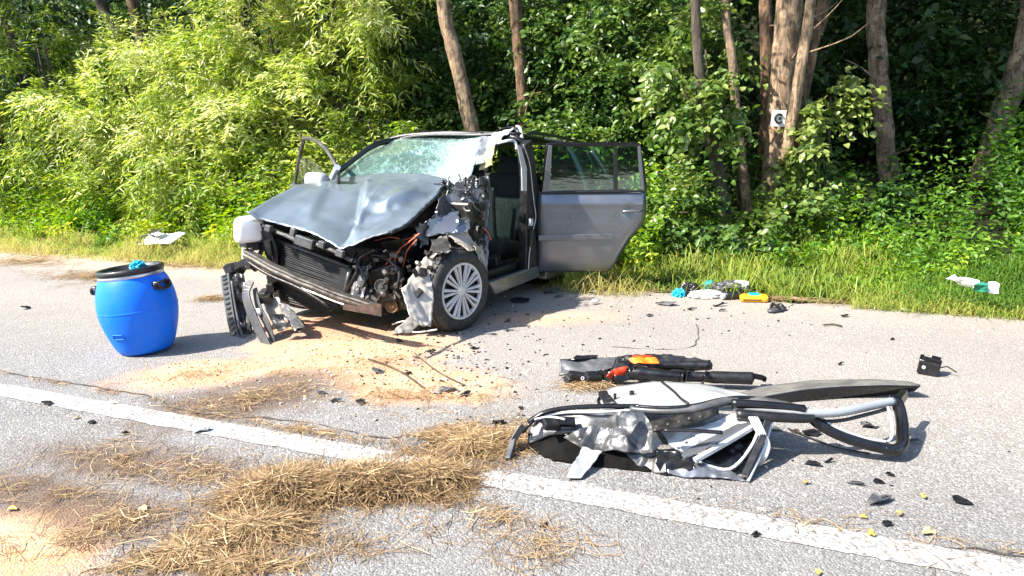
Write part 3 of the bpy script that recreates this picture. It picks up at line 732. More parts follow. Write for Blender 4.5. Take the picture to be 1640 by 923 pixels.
# ------------------------------------------------------------------ straw
def straw(name, zones, seed=0):
    parts = []
    for px, py, rx, ry, ang, cnt, hgt, lmax in zones:
        c = G(px, py); th = rng.uniform(0, 6.28, cnt); rr = np.minimum(1.9, np.abs(rng.normal(size=cnt))**.75*.72)*(1 + .25*np.sin(3*th + seed + px) + .18*np.sin(7*th + py) + .35*np.maximum(0, rng.normal(size=cnt)-.8))
        u, v = rr*np.cos(th)*rx, rr*np.sin(th)*ry
        x = c.x + u*math.cos(ang) - v*math.sin(ang); y = c.y + u*math.sin(ang) + v*math.cos(ang)
        dens = np.array([noise.noise(Vector((a*5, b*5, px))) for a, b in zip(x, y)])
        k = dens > (-.12 if hgt < .03 else -.5); x, y, rr = x[k], y[k], rr[k]; n = len(x)
        dome = hgt*np.clip(1-rr**2, 0, 1)*(1 + .5*np.array([noise.noise(Vector((a*6, b*6, 1))) for a, b in zip(x, y)]))
        z = .006 + dome*np.sqrt(rng.random(n)) + .008*rng.random(n)
        L = lmax*1.45*(.2+.8*rng.random(n)**1.3); a = rng.uniform(0, 6.28, n)
        d = np.stack([np.cos(a), np.sin(a), rng.normal(size=n)*(.10 + 1.2*hgt)], 1); s = np.stack([-np.sin(a), np.cos(a), .4*rng.normal(size=n)], 1)
        w = .00095*(.6+1.0*rng.random(n)); bend = rng.normal(size=n)*.22; P0 = np.stack([x, y, z], 1)
        row = []
        for t in (0, .33, .67, 1):
            p = P0 + d*(L*(t-.5))[:, None] + s*(bend*L*(t-.5)**2*2)[:, None]
            p[:, 2] = np.maximum(.005, p[:, 2] - (t-.5)**2*L*.15)
            row += [p - s*w[:, None], p + s*w[:, None]]
        V = np.stack(row, 1); f = np.array([0, 1, 3, 2, 2, 3, 5, 4, 4, 5, 7, 6])
        loops = (np.arange(n)[:, None]*8 + f).ravel()
        rv = np.clip(.1 + .8*rng.random(n) + .15*(z/max(.02, hgt)-.5), 0, 1)  # strands deeper in the heap coloured darker, painting in inner shade
        parts.append((V.reshape(-1, 3), loops, np.full(3*n, 4, np.int32), np.repeat(rv, 8)))
    v, l, s, r = join(parts); o = fast_mesh(name, v, l, s, STRAW, r); tag(o, kind='stuff'); return o
def mound(zones):
    b = MB()
    for px, py, rx, ry, ang, cnt, hgt, lmax in zones:
        c = G(px, py); n = 20; V = []; 
        for j in range(n):
            for i in range(n):
                u, v = (i/(n-1)*2-1), (j/(n-1)*2-1); r2 = u*u+v*v
                x = c.x + u*rx*math.cos(ang) - v*ry*math.sin(ang); y = c.y + u*rx*math.sin(ang) + v*ry*math.cos(ang)
                z = hgt*.72*max(0, 1-r2*1.1)*(1+.9*noise.noise(Vector((x*6, y*6, 1)))+.5*noise.noise(Vector((x*17, y*17, 1)))) - .006
                V.append((x, y, z))
        b.add(V, grid_faces(n, n))
    return b
HZ = [(455, 790, .26, .17, .1, 4600, .085, .17), (580, 785, .30, .15, .0, 5200, .095, .17), (690, 770, .20, .13, .0, 2800, .065, .15),
      (400, 850, .24, .14, .3, 2600, .035, .16), (300, 890, .20, .10, .4, 1500, .02, .15), (360, 910, .25, .08, 0, 1200, .015, .14)]
straw('straw_heap', HZ)
mo = mound(HZ[:3]).build('straw_heap_core', STRAW, smooth=True); tag(mo, kind='stuff')
straw('scattered_straw', [(770, 715, .30, .18, .2, 2600, .04, .15), (720, 700, .25, .10, .1, 900, .02, .14), (790, 690, .25, .14, 0, 700, .015, .14),
      (210, 740, .45, .20, -.35, 520, .008, .12), (320, 760, .3, .2, 0, 260, .008, .12), (90, 790, .5, .14, -.3, 260, .008, .12), (110, 870, .4, .10, 0, 200, .01, .13), (190, 840, .3, .12, .3, 300, .01, .13),
      (400, 640, .55, .28, .5, 900, .012, .10), (330, 600, .45, .2, .2, 300, .01, .10), (640, 640, .5, .2, -.3, 420, .01, .12), (760, 630, .4, .2, 0, 350, .01, .14),
      (800, 830, .15, .10, 0, 110, .012, .14), (870, 870, .25, .2, .4, 120, .008, .14), (650, 860, .7, .2, 0, 200, .006, .14), (880, 905, .2, .14, .8, 80, .01, .12), (560, 880, .5, .14, 0, 200, .008, .14),
      (480, 690, .7, .05, -.42, 420, .008, .12), (150, 625, .9, .03, -.42, 260, .006, .10), (1300, 840, .8, .14, -.42, 150, .005, .09), (1560, 880, .5, .10, -.42, 90, .006, .08),
      (950, 620, .22, .10, 0, 500, .02, .12), (340, 480, .22, .12, 0, 420, .02, .14), (150, 445, .8, .3, -.35, 1600, .025, .2), (40, 420, .9, .35, -.35, 1500, .02, .2), (300, 425, .8, .25, -.35, 1400, .02, .18),
      (1250, 480, 1.5, .12, -.41, 900, .012, .14), (1500, 497, .8, .12, -.41, 600, .012, .14), (950, 462, .8, .15, -.41, 600, .012, .14), (600, 580, .4, .2, 0, 120, .006, .14)])

# ================================================================== the wrecked car (built in its own coordinates: x forward, y left, z up)
car = thing('wrecked_car', 'silver grey people carrier with crushed front standing at the road edge, doors open', 'car', matrix=CARM)
# --- bonnet
Vr = [(-.30, -.72, 1.10), (.17, -.71, 1.045), (.45, -.71, .95), (.72, -.70, .845)]
Vt = [(-.30, -.72, 1.10), (-.42, -.28, 1.165), (-.42, .10, 1.175), (-.36, .40, 1.14)]
Vl = [(-.36, .40, 1.14), (-.05, .45, .985), (.18, .45, .88), (.36, .45, .80), (.52, .43, .765)]
Vb = [(.72, -.70, .845), (.67, -.62, .80), (.62, -.42, .762), (.62, -.19, .73), (.63, -.01, .675), (.655, .115, .63), (.62, .22, .675), (.60, .29, .71), (.52, .43, .765)]
NU, NVV = 64, 54
gd = coons(Vt, Vb, Vr, Vl, NU, NVV)
def seg_dist(p, a, b):
    a, b = Vector(a), Vector(b); q = Vector((p.x, p.y)); d = b-a; t = max(0, min(1, (q-a).dot(d)/d.dot(d)))
    r = q - (a + d*t); return math.copysign(r.length, d.x*r.y - d.y*r.x), t
def sig(x): return 1/(1+math.exp(-max(-30, min(30, x))))
Vv = []
FOLDS = [((-.10, -.22), (.42, .10), .085, .022, .15), ((.30, .05), (.62, .12), .075, .016, .12), ((-.05, .36), (.22, .20), -.05, .034, .12), ((.22, .20), (.30, -.02), -.04, .034, .11), ((.05, -.5), (.5, -.30), -.018, .05, .2)]
for j in range(NVV):
    for i in range(NU):
        p = gd[j][i].copy(); u, v = i/(NU-1), j/(NVV-1)
        e = min(1, 6*min(u, 1-u, v*2, 1-v) + .12)
        dz = .035*math.sin(math.pi*u)*math.sin(math.pi*v)
        for a, b_, amp, wd, fall in FOLDS:
            d, t = seg_dist(p, a, b_)
            x = d/wd
            dz += amp*(2*sig(x*2)-1)*math.exp(-abs(d)/fall)*math.sin(math.pi*min(1, max(.06, t)))**.5 + .45*abs(amp)*math.exp(-x*x*1.5)
        dl = math.exp(-((p.y-.22)/.28)**2 - ((p.x-.05)/.30)**2)
        dz += .05*dl + .008*noise.noise(p*4) + .013*folds(p, 5, 2)*(.25+.75*sig((p.y+.12)*12)) + .005*folds(p, 12, 3)*sig((p.y-.0)*14)
        Vv.append(p + Vector((0, 0, dz*e)))
        if v > .97 or u > .97: Vv[-1] += .010*noise.noise_vector(p*28)
bonnet = mesh('bonnet', Vv, grid_faces(NU, NVV), PAINT, car, smooth=True, solid=.010)
P = [Vv[j*NU+NU-1] + Vector((0, .004, -.012)) for j in range(0, NVV, 2)]
b = MB(); b.tube(P, .012, 6); b.build('bonnet_edge', DARKM, bonnet, smooth=True)
# --- right front corner
b = MB()
prof = []
def superq(c, r, n1=14, n2=20, e=.45):
    V, Fc = [], []
    for i in range(n1+1):
        a = -math.pi/2 + math.pi*i/n1
        for j in range(n2):
            t = 2*math.pi*j/n2
            f = lambda x: math.copysign(abs(x)**e, x)
            V.append(Vector(c) + Vector((r[0]*f(math.cos(a))*f(math.cos(t)), r[1]*f(math.cos(a))*f(math.sin(t)), r[2]*f(math.sin(a)))))
    for i in range(n1):
        for j in range(n2): Fc.append((i*n2+j, i*n2+(j+1) % n2, (i+1)*n2+(j+1) % n2, (i+1)*n2+j))
    return V, Fc
hc = (C(384, 350, 1, -.82) + C(416, 385, 0, .62))/2
V, Fc = superq((0, 0, 0), (.115, .072, .104))
V = [Vector((v.x, v.y, v.z - .10*v.x)) for v in V]
Mh = Matrix.Translation(C(400, 367, 0, .63)) @ Matrix.Rotation(R(-30), 4, 'Z')
hl = mesh('headlight', [Mh @ v for v in V], Fc, LENS, car, smooth=True)
b = MB(); b.tube(smooth_path([Mh @ Vector(q) for q in ((-.07, .066, .098), (-.09, .072, .05), (-.095, .074, 0), (-.09, .072, -.06), (-.06, .066, -.10))], 5), .010, 6); b.build('bezel', BLACK, hl, smooth=True)
b = MB(); b.box((.60, -.77, .60), (.16, .14, .035), (0, .1, R(-22))); b.box((.58, -.74, .575), (.10, .08, .04), (0, .1, R(-30))); b.build('headlight_bracket', BLACK, car, bevel=.006)
sheet('fender', [(.52, -.86, .84), (-.30, -.89, 1.06), (-.30, -.90, .45), (.52, -.90, .55)], PAINT, car, .006, 3, 12, 10, 4, .006, .0, smooth=True)
sheet('fender_shoulder', [(.52, -.86, .84), (-.35, -.89, 1.06), (-.35, -.74, 1.085), (.60, -.71, .86)], PAINT, car, .004, 3, 12, 6, 5, .006, .0, smooth=True)
sheet('wheel_arch_liner', [C(384, 392, 0, .50), C(414, 398, 0, .50), C(416, 425, 0, .50), C(386, 420, 0, .50)], BEIGE, car, .02, 12, 8, 8, 6, .006, .006)
# --- front structure
rad = thing('radiator', None, None); rad.parent = car; MW[rad.name] = Matrix(); bpy.data.objects.remove(rad)
rp = [C(445, 387, 0, .50), C(562, 430, 0, .50), C(553, 472, 0, .50), C(446, 437, 0, .50)]
b = MB(); b.plate(rp, .03); radi = b.build('radiator', BLACK, car)
b = MB()
nf = 19
for i in range(nf):
    t = (i+.5)/nf; a = rp[0].lerp(rp[3], t) + Vector((.022, .01, 0)); c_ = rp[1].lerp(rp[2], t) + Vector((.022, -.01, 0))
    m_ = (a+c_)/2 + Vector((.006*math.sin(i), 0, .005*math.sin(i*1.7)))
    b.tube([a, m_, c_], .0042, 4, flat=.5)
fins = b.build('radiator_fin', GREYP, radi); fins['kind'] = 'stuff'
b = MB(); b.tube([rp[0] + Vector((.02, 0, .01)), rp[3] + Vector((.02, 0, 0))], .016, 6); b.tube([rp[1] + Vector((.02, .01, 0)), rp[2] + Vector((.02, .01, 0))], .02, 6)
b.tube([rp[0] + Vector((.02, 0, .012)), rp[1] + Vector((.02, 0, .012))], .012, 6); b.build('radiator_frame', GREYP, radi, smooth=True)
rq = [C(447, 450, 0, .52), C(545, 490, 0, .56), C(520, 500, 0, .52), C(450, 482, 0, .50)]
b = MB(); b.plate(rq, .03)
for i in range(8):
    t = (i+.5)/8; b.tube([rq[0].lerp(rq[3], t) + Vector((.02, 0, 0)), rq[1].lerp(rq[2], t) + Vector((.02, 0, 0))], .005, 4)
b.build('lower_cooler', DARKM, car)
# upper cross member with brackets
b = MB(); P = smooth_path([C(424, 362, 0, .60), C(455, 376, 0, .63), C(495, 387, 0, .63), C(535, 402, 0, .64), C(566, 418, 0, .62)], 4)
b.tube(P, .028, 6, flat=.6); b.build('lock_carrier', BLACK, car)
for px, py, sx, sz in ((430, 366, .05, .05), (470, 372, .04, .06), (488, 388, .15, .07), (516, 392, .05, .05), (545, 406, .06, .05)):
    b = MB(); b.box(C(px, py, 0, .67), (.04, sx, sz), (R(-14), 0, R(8))); b.build('latch_bracket', GREYP, car, bevel=.006)
b = MB(); b.box(C(470, 383, 0, .645), (.03, .16, .025), (R(-18), 0, 0)); b.build('latch_plate', GREYP, car, bevel=.006)
b = MB()
for q in ([(418, 358), (424, 385), (430, 410), (440, 436)], [(430, 372), (440, 400), (441, 430)], [(424, 392), (414, 412), (408, 430)]):
    b.tube(smooth_path([C(px, py, 0, .60 - .03*i) for i, (px, py) in enumerate(q)], 4), .022, 6, flat=.7)
b.box(C(432, 396, 0, .58), (.05, .07, .12), (0, .2, 0)); b.box(C(424, 375, 0, .57), (.07, .08, .06), (0, .2, .3)); b.build('side_bracket', BLACK, car)
# bumper beam: ridged rail
bl, br = C(392, 409, 0, .66), C(604, 497, 0, .72)
b = MB(); ax = (br-bl); L_ = ax.length; ax.normalize(); upv = (Vector((.25, 0, 1)) - ax*ax.dot(Vector((.25, 0, 1)))).normalized(); fr = ax.cross(upv); fr = fr if fr.x > 0 else -fr
prof = [(-.030, .05), (.012, .052), (.018, .040), (.008, .030), (.008, .018), (.022, .010), (.022, -.010), (.008, -.018), (.008, -.030), (.018, -.040), (.012, -.054), (-.030, -.052)]
ns = 22; V = []
for i in range(ns):
    t = i/(ns-1); bow = .05*math.sin(math.pi*t); c_ = bl + ax*L_*t + fr*bow + upv*(.008*noise.noise(Vector((t*6, 0, 0))))
    for a, z in prof: V.append(c_ + fr*a + upv*z*(1-.25*t) )
k = len(prof); b.add(V, [(i*k+j, i*k+(j+1) % k, (i+1)*k+(j+1) % k, (i+1)*k+j) for i in range(ns-1) for j in range(k)] + [tuple(range(k))[::-1], tuple(range((ns-1)*k, ns*k))])
b.build('bumper_beam', STEEL, car)
b = MB(); P = [C(395, 418, 0, .70), C(430, 440, 0, .73), C(480, 462, 0, .74), C(527, 491, 0, .73)]; b.tube(smooth_path(P, 4), .014, 6); b.build('lower_rail', DARKM, car, smooth=True)
sheet('bent_beam_end', [C(553, 484, 0, .73), C(612, 488, 0, .76), C(611, 507, 0, .76), C(550, 496, 0, .74)], RUST, car, .008, 14, 10, 6, 8, .012, .004)
b = MB(); b.lathe([(0, .012), (.022, .012), (.022, -.01), (0, -.01)], 12, Matrix.Translation(C(399, 427, 0, .71)) @ Matrix.Rotation(R(90), 4, 'Y')); b.build('bolt', DARKM, car)
# torn plastic hanging from the right corner down to the road
def strip(name, pts, wds, m, th=.012, nrm=(1, 0, 0), slots=None, lab=None):
    P = smooth_path(pts, 5); n = len(P); b = MB(); V = []
    for i, p in enumerate(P):
        t = (P[min(i+1, n-1)] - P[max(0, i-1)]).normalized(); s = t.cross(Vector(nrm)).normalized(); nn_ = s.cross(t)
        f = i/(n-1)*(len(wds)-1); a = int(min(f, len(wds)-2)); ww = wds[a]*(1-(f-a)) + wds[a+1]*(f-a)
        V += [p - s*ww/2 - nn_*th/2, p - s*ww/2 + nn_*th/2, p + s*ww/2 + nn_*th/2, p + s*ww/2 - nn_*th/2]
    b.add(V, [(i*4+j, i*4+(j+1) % 4, (i+1)*4+(j+1) % 4, (i+1)*4+j) for i in range(n-1) for j in range(4)] + [(3, 2, 1, 0), ((n-1)*4, (n-1)*4+1, (n-1)*4+2, (n-1)*4+3)])
    o = b.build(name, m, car, bevel=.003)
    if slots:
        c_ = MB()
        for i in range(slots):
            f = (i+.5)/slots*(n-1); a = int(f); p = P[a].lerp(P[min(a+1, n-1)], f-a); t = (P[min(a+1, n-1)] - P[a]).normalized()
            s = t.cross(Vector(nrm)).normalized(); nn_ = s.cross(t); nn_ = nn_ if nn_.x > 0 else -nn_
            M = Matrix((t, s, nn_)).transposed(); c_.box(p + nn_*(th/2+.004), (.012, .045, .008), M)
        c_.build('slot', BLACKG, o)
    return o
def CG(px, py, x): return C(px, py, 0, x)
strip('grille_strip', [CG(361, 440, .72), CG(366, 480, .76), CG(374, 525, .80), CG(388, 569, .84)], [.095, .085, .085, .10], GREYP, .02, slots=17)
b = MB(); b.tube(smooth_path([CG(371, 450, .745), CG(377, 490, .785), CG(386, 530, .82), CG(400, 569, .86)], 5), .010, 6); b.build('grille_trim_edge', GREYP, car, smooth=True)
strip('bumper_cover_strip', [CG(403, 450, .74), CG(394, 470, .78), CG(402, 500, .82), CG(418, 535, .86), CG(438, 570, .90)], [.05, .075, .085, .08, .05], GREYP, .014)
strip('bumper_cover_strip', [CG(408, 462, .72), CG(415, 495, .76), CG(428, 520, .80), CG(440, 552, .82)], [.04, .06, .06, .03], GREYP, .012)
strip('bumper_mount', [CG(370, 432, .66), CG(384, 424, .67), CG(398, 420, .67), CG(412, 432, .66)], [.06, .05, .06, .05], BLACK, .03)
strip('bumper_bracket', [CG(362, 434, .68), CG(376, 428, .66), CG(392, 436, .62)], [.07, .08, .05], BLACK, .05)
sheet('grille_frame', [CG(366, 436, .68), CG(392, 440, .66), CG(402, 535, .74), CG(386, 540, .76)], BLACK, car, .03, 14, 10, 16, 9, .008, .012)
sheet('bumper_liner', [CG(418, 478, .64), CG(447, 476, .60), CG(470, 512, .62), CG(440, 520, .66)], BEIGE, car, .03, 10, 10, 10, 10, .006, .012)
sheet('bumper_scrap', [CG(446, 486, .66), CG(462, 488, .64), CG(488, 522, .72), CG(470, 530, .74)], GREYP, car, .025, 12, 8, 10, 11, .006, .014)
sheet('bumper_scrap', [CG(430, 506, .80), CG(452, 504, .74), CG(462, 525, .78), CG(444, 530, .82)], BLACK, car, .02, 14, 8, 8, 12, .006, .012)
sheet('bumper_scrap', [CG(452, 505, .66), CG(470, 500, .62), CG(492, 520, .70), CG(478, 530, .74)], BLACK, car, .02, 14, 8, 8, 13, .006, .012)
b = MB(); b.box(CG(437, 460, .58), (.10, .06, .07), (.2, .1, .3)); b.box(CG(424, 470, .60), (.08, .08, .05), (.2, .5, .1)); b.box(CG(425, 478, .66), (.12, .10, .05), (.2, .1, .6)); b.build('fog_lamp_mount', BLACK, car, bevel=.006)
b = MB(); b.lathe([(0, .01), (.028, .008), (.030, -.02), (0, -.02)], 14, Matrix.Translation(CG(412, 500, .80)) @ Matrix.Rotation(R(80), 4, 'Y')); b.build('fog_lamp', LENS, car, smooth=True)
# --- engine bay
b = MB()
for c_, s_, r_ in (((.05, .15, .48), (.55, .50, .34), (0, .1, .1)), ((.30, .28, .42), (.28, .22, .22), (.3, .2, .4)), ((.12, -.35, .50), (.5, .5, .3), (0, 0, 0)), ((.18, .30, .68), (.26, .20, .10), (.2, .3, .2)),
                   ((-.25, .1, .60), (.25, 1.3, .75), (0, 0, 0)), ((.42, .30, .30), (.14, .18, .14), (.4, .2, .5)), ((-.1, 0, .25), (1.0, 1.2, .12), (0, 0, 0))):
    b.box(c_, s_, r_)
b.build('engine_block', DARKM, car, bevel=.02)
b = MB()
for i in range(90):                                   # brackets, pumps and broken castings of the crushed corner
    p = C(rnd.uniform(560, 690), rnd.uniform(402, 490), 0, rnd.uniform(.25, .52))
    if p.y > .72: continue
    b.box(p, (rnd.uniform(.008, .03), rnd.uniform(.01, .05), rnd.uniform(.015, .075)), (rnd.uniform(-1, 1), rnd.uniform(-1, 1), rnd.uniform(-1, 1)))
b.build('broken_casting', DARKM, car, bevel=.004)['kind'] = 'stuff'
b = MB()
for i in range(20):
    p = C(rnd.uniform(565, 670), rnd.uniform(405, 480), 0, rnd.uniform(.40, .56))
    b.lathe([(0, .02), (.016, .02), (.02, .0), (.016, -.02), (0, -.02)], 8, Matrix.Translation(p) @ Euler((rnd.uniform(0, 3), rnd.uniform(0, 3), 0)).to_matrix().to_4x4())
b.build('engine_fitting', STEEL, car)['kind'] = 'stuff'
def disc(name, px, py, x, r, m, th=.03, rot=(0, 1.45, .3)):
    b = MB(); M = Matrix.Translation(C(px, py, 0, x)) @ Euler(rot).to_matrix().to_4x4()
    b.lathe([(0, th), (r*.35, th), (r*.4, th*.6), (r*.8, th*.6), (r*.86, th), (r, th), (r, -th), (0, -th)], 20, M); return b.build(name, m, car)
disc('pulley', 629, 491, .40, .045, BRASS); disc('pulley', 612, 458, .48, .05, STEEL); disc('pulley', 630, 432, .44, .035, DARKM)
sheet('headlight_mount', [C(572, 430, 0, .52), C(592, 425, 0, .50), C(580, 480, 0, .58), C(558, 478, 0, .60)], GREYP, car, .03, 16, 10, 12, 21, .006, .012)
sheet('inner_wing', [C(612, 440, 0, .40), C(645, 428, 0, .34), C(640, 475, 0, .42), C(606, 485, 0, .46)], STEEL, car, .03, 9, 12, 12, 22, .006, .012)
sheet('inner_wing', [C(588, 455, 0, .50), C(612, 470, 0, .48), C(602, 492, 0, .52), C(580, 488, 0, .54)], DARKM, car, .03, 12, 10, 10, 23, .006, .012)
b = MB(); b.lathe([(0, .09), (.026, .08), (.032, .03), (.034, -.06), (0, -.06)], 14, Matrix.Translation(C(661, 392, 0, .10))); b.build('fluid_reservoir', LENS, car, smooth=True)
def cable(name, px, x, r, m):
    b = MB(); b.tube(smooth_path([C(a, c_, 0, x + .02*math.sin(i*2.1)) for i, (a, c_) in enumerate(px)], 6), r, 6); return b.build(name, m, car, smooth=True)
cable('wire', [(672, 374), (655, 388), (640, 400), (632, 420), (640, 432), (626, 440)], .36, .006, REDW)
cable('wire', [(668, 384), (652, 402), (646, 425), (636, 440), (640, 452)], .34, .005, REDW)
cable('wire', [(600, 386), (625, 380), (648, 384), (668, 376)], .30, .005, REDW)
cable('wire', [(640, 402), (626, 414), (614, 432), (618, 448)], .42, .004, REDW)
cable('hose', [(566, 420), (590, 408), (620, 415), (640, 440), (632, 470)], .44, .016, BLACK)
cable('hose', [(552, 470), (570, 440), (576, 415), (600, 400)], .52, .014, BLACK)
cable('hose', [(600, 480), (620, 465), (650, 462), (672, 440)], .40, .018, BLACKG)
cable('hose', [(575, 425), (585, 450), (578, 470), (590, 490)], .54, .010, BLACK)
cable('wire', [(655, 415), (668, 422), (662, 440), (676, 452)], .28, .006, BLACK)
# --- crushed left front corner: sheets of torn wing between bonnet and screen pillar
def q4(a, b_, c_, d): return [C(px, py, ax, v) for px, py, ax, v in (a, b_, c_, d)]
SH = [('torn_wing', ((700, 318, 0, .02), (745, 300, 0, -.30), (735, 345, 0, -.10), (690, 350, 0, .12)), TORN, .045, 4.5),
      ('torn_wing', ((720, 300, 0, -.30), (760, 280, 0, -.60), (770, 320, 0, -.45), (732, 335, 0, -.2)), TORN, .05, 5),
      ('torn_wing', ((690, 350, 0, .15), (735, 338, 0, -.05), (730, 372, 0, .02), (686, 378, 0, .18)), PAINTD, .04, 4.5),
      ('torn_wing', ((668, 366, 0, .25), (694, 352, 0, .12), (690, 392, 0, .14), (676, 396, 0, .20)), TORN, .03, 5),
      ('torn_wing', ((735, 318, 0, -.25), (772, 300, 0, -.5), (768, 345, 0, -.32), (738, 352, 0, -.15)), TORN, .045, 5.5),
      ('wheel_arch', ((712, 372, 0, .05), (745, 366, 0, -.05), (770, 405, 1, .80), (748, 402, 1, .84)), BEIGE, .012, 4),
      ('wheel_arch', ((692, 388, 0, .22), (716, 374, 0, .12), (722, 402, 0, .28), (690, 410, 0, .36)), STEEL, .03, 9),
      ('wheel_arch', ((745, 370, 0, -.10), (772, 385, 1, .76), (778, 440, 1, .80), (766, 415, 1, .86)), BEIGE, .015, 9),
      ('crushed_bulkhead', ((742, 345, 0, -.20), (765, 335, 0, -.30), (765, 385, 0, -.15), (742, 378, 0, -.10)), DARKM, .05, 9),
      ('torn_wing', ((728, 352, 0, -.02), (752, 345, 0, -.18), (748, 372, 0, -.05), (722, 378, 0, .05)), PAINTD, .035, 6)]
for i, (nm, cs, m, amp, sc) in enumerate(SH): sheet(nm, q4(*cs), m, car, amp, sc, 18, 18, 30+i, .004, .022)
b = MB()
for i in range(70):
    p = C(rnd.uniform(690, 775), rnd.uniform(285, 375), 0, rnd.uniform(-.5, -.2))
    b.box(p, (rnd.uniform(.01, .03), rnd.uniform(.006, .03), rnd.uniform(.02, .08)), (rnd.uniform(-1, 1), rnd.uniform(-1, 1), rnd.uniform(-1, 1)))
b.build('crushed_dash_piece', BLACK, car, bevel=.003)['kind'] = 'stuff'
b = MB()
for i in range(26):                                   # curled ribbons of metal and trim
    p = C(rnd.uniform(715, 775), rnd.uniform(285, 345), 0, rnd.uniform(-.45, -.15)); pts = [p]; d = Vector((rnd.uniform(-1, 1), rnd.uniform(-1, 1), rnd.uniform(-1, 1))).normalized()
    for j in range(4): d = (d + Vector((rnd.uniform(-.7, .7), rnd.uniform(-.7, .7), rnd.uniform(-.7, .7)))).normalized(); pts.append(pts[-1] + d*.03)
    b.tube(smooth_path(pts, 3), rnd.uniform(.004, .010), 5, flat=.4)
b.build('torn_ribbon', TORN, car)['kind'] = 'stuff'
# hinge pillar with holes, hinges and dangling wire
hp = sheet('hinge_pillar', [C(757, 312, 1, .62), C(784, 322, 1, .74), C(780, 445, 1, .80), C(764, 400, 1, .72)], TORN, car, .022, 9, 14, 22, 50, .01, .008)
for px, py, r in ((772, 345, .018), (768, 388, .03), (770, 372, .015), (776, 405, .014)):
    p = C(px, py, 1, .77); b = MB(); b.lathe([(r*.5, .012), (r, .012), (r, -.02), (r*.5, -.02)], 12, Matrix.Translation(p) @ Matrix.Rotation(R(-75), 4, 'X')); b.build('pillar_hole', STEEL, hp)
b = MB(); b.box(C(776, 345, 1, .78), (.05, .03, .07), (0, 0, .3)); b.build('door_hinge', STEEL, hp)
cable('wire', [(768, 372), (774, 366), (780, 372), (786, 384)], -.35, .008, REDW)
# front wing plastic hanging in front of the wheel
def outline_sheet(name, px, axv, m, amp, seed, solid=.006, world=False, parent=None, sc=8):
    """irregular torn panel from its outline: fan-subdivided and crumpled"""
    P = [C(*q, *axv) if len(q) == 2 else C(*q) for q in px] if not world else [Vector(q) for q in px]
    bm = bmesh.new(); vs = [bm.verts.new(p) for p in P]; bm.faces.new(vs); bmesh.ops.triangulate(bm, faces=bm.faces[:])
    for _ in range(4): bmesh.ops.subdivide_edges(bm, edges=bm.edges[:], cuts=1, use_grid_fill=True)
    n = Vector()
    for a, c_ in zip(P, P[1:]+P[:1]): n += a.cross(c_)
    n.normalize()
    for v in bm.verts: v.co += n*amp*folds(v.co, sc, seed) + .008*noise.noise_vector(v.co*26)
    me = bpy.data.meshes.new(name); bm.to_mesh(me); bm.free()
    for p_ in me.polygons: p_.use_smooth = m not in (TORN, INNER)
    o = bpy.data.objects.new(name, me); COL.objects.link(o); me.materials.append(m); o.parent = parent or car
    if world:
        root = parent; me.transform(MW[root.name].inverted())
    md = o.modifiers.new('s', 'SOLIDIFY'); md.thickness = solid
    return o
outline_sheet('torn_wing_liner', [(706, 402, 1, .70), (694, 415, 1, .66), (692, 445, 1, .70), (694, 480, 1, .76), (690, 523, 1, .82), (674, 523, 1, .80), (655, 505, 1, .72), (643, 466, 1, .64), (655, 448, 1, .60), (668, 428, 1, .60), (690, 402, 1, .62)], None, WINGP, .006, 3, .006, sc=5)
outline_sheet('torn_wing_flap', [(658, 506, 1, .74), (672, 520, 1, .80), (660, 532, 1, .82), (633, 536, 1, .78), (628, 532, 1, .76)], None, BEIGE, .008, 4, .005)
cable('trim_strip', [(628, 520), (650, 515), (660, 532), (700, 528)], .62, .005, CREAM)
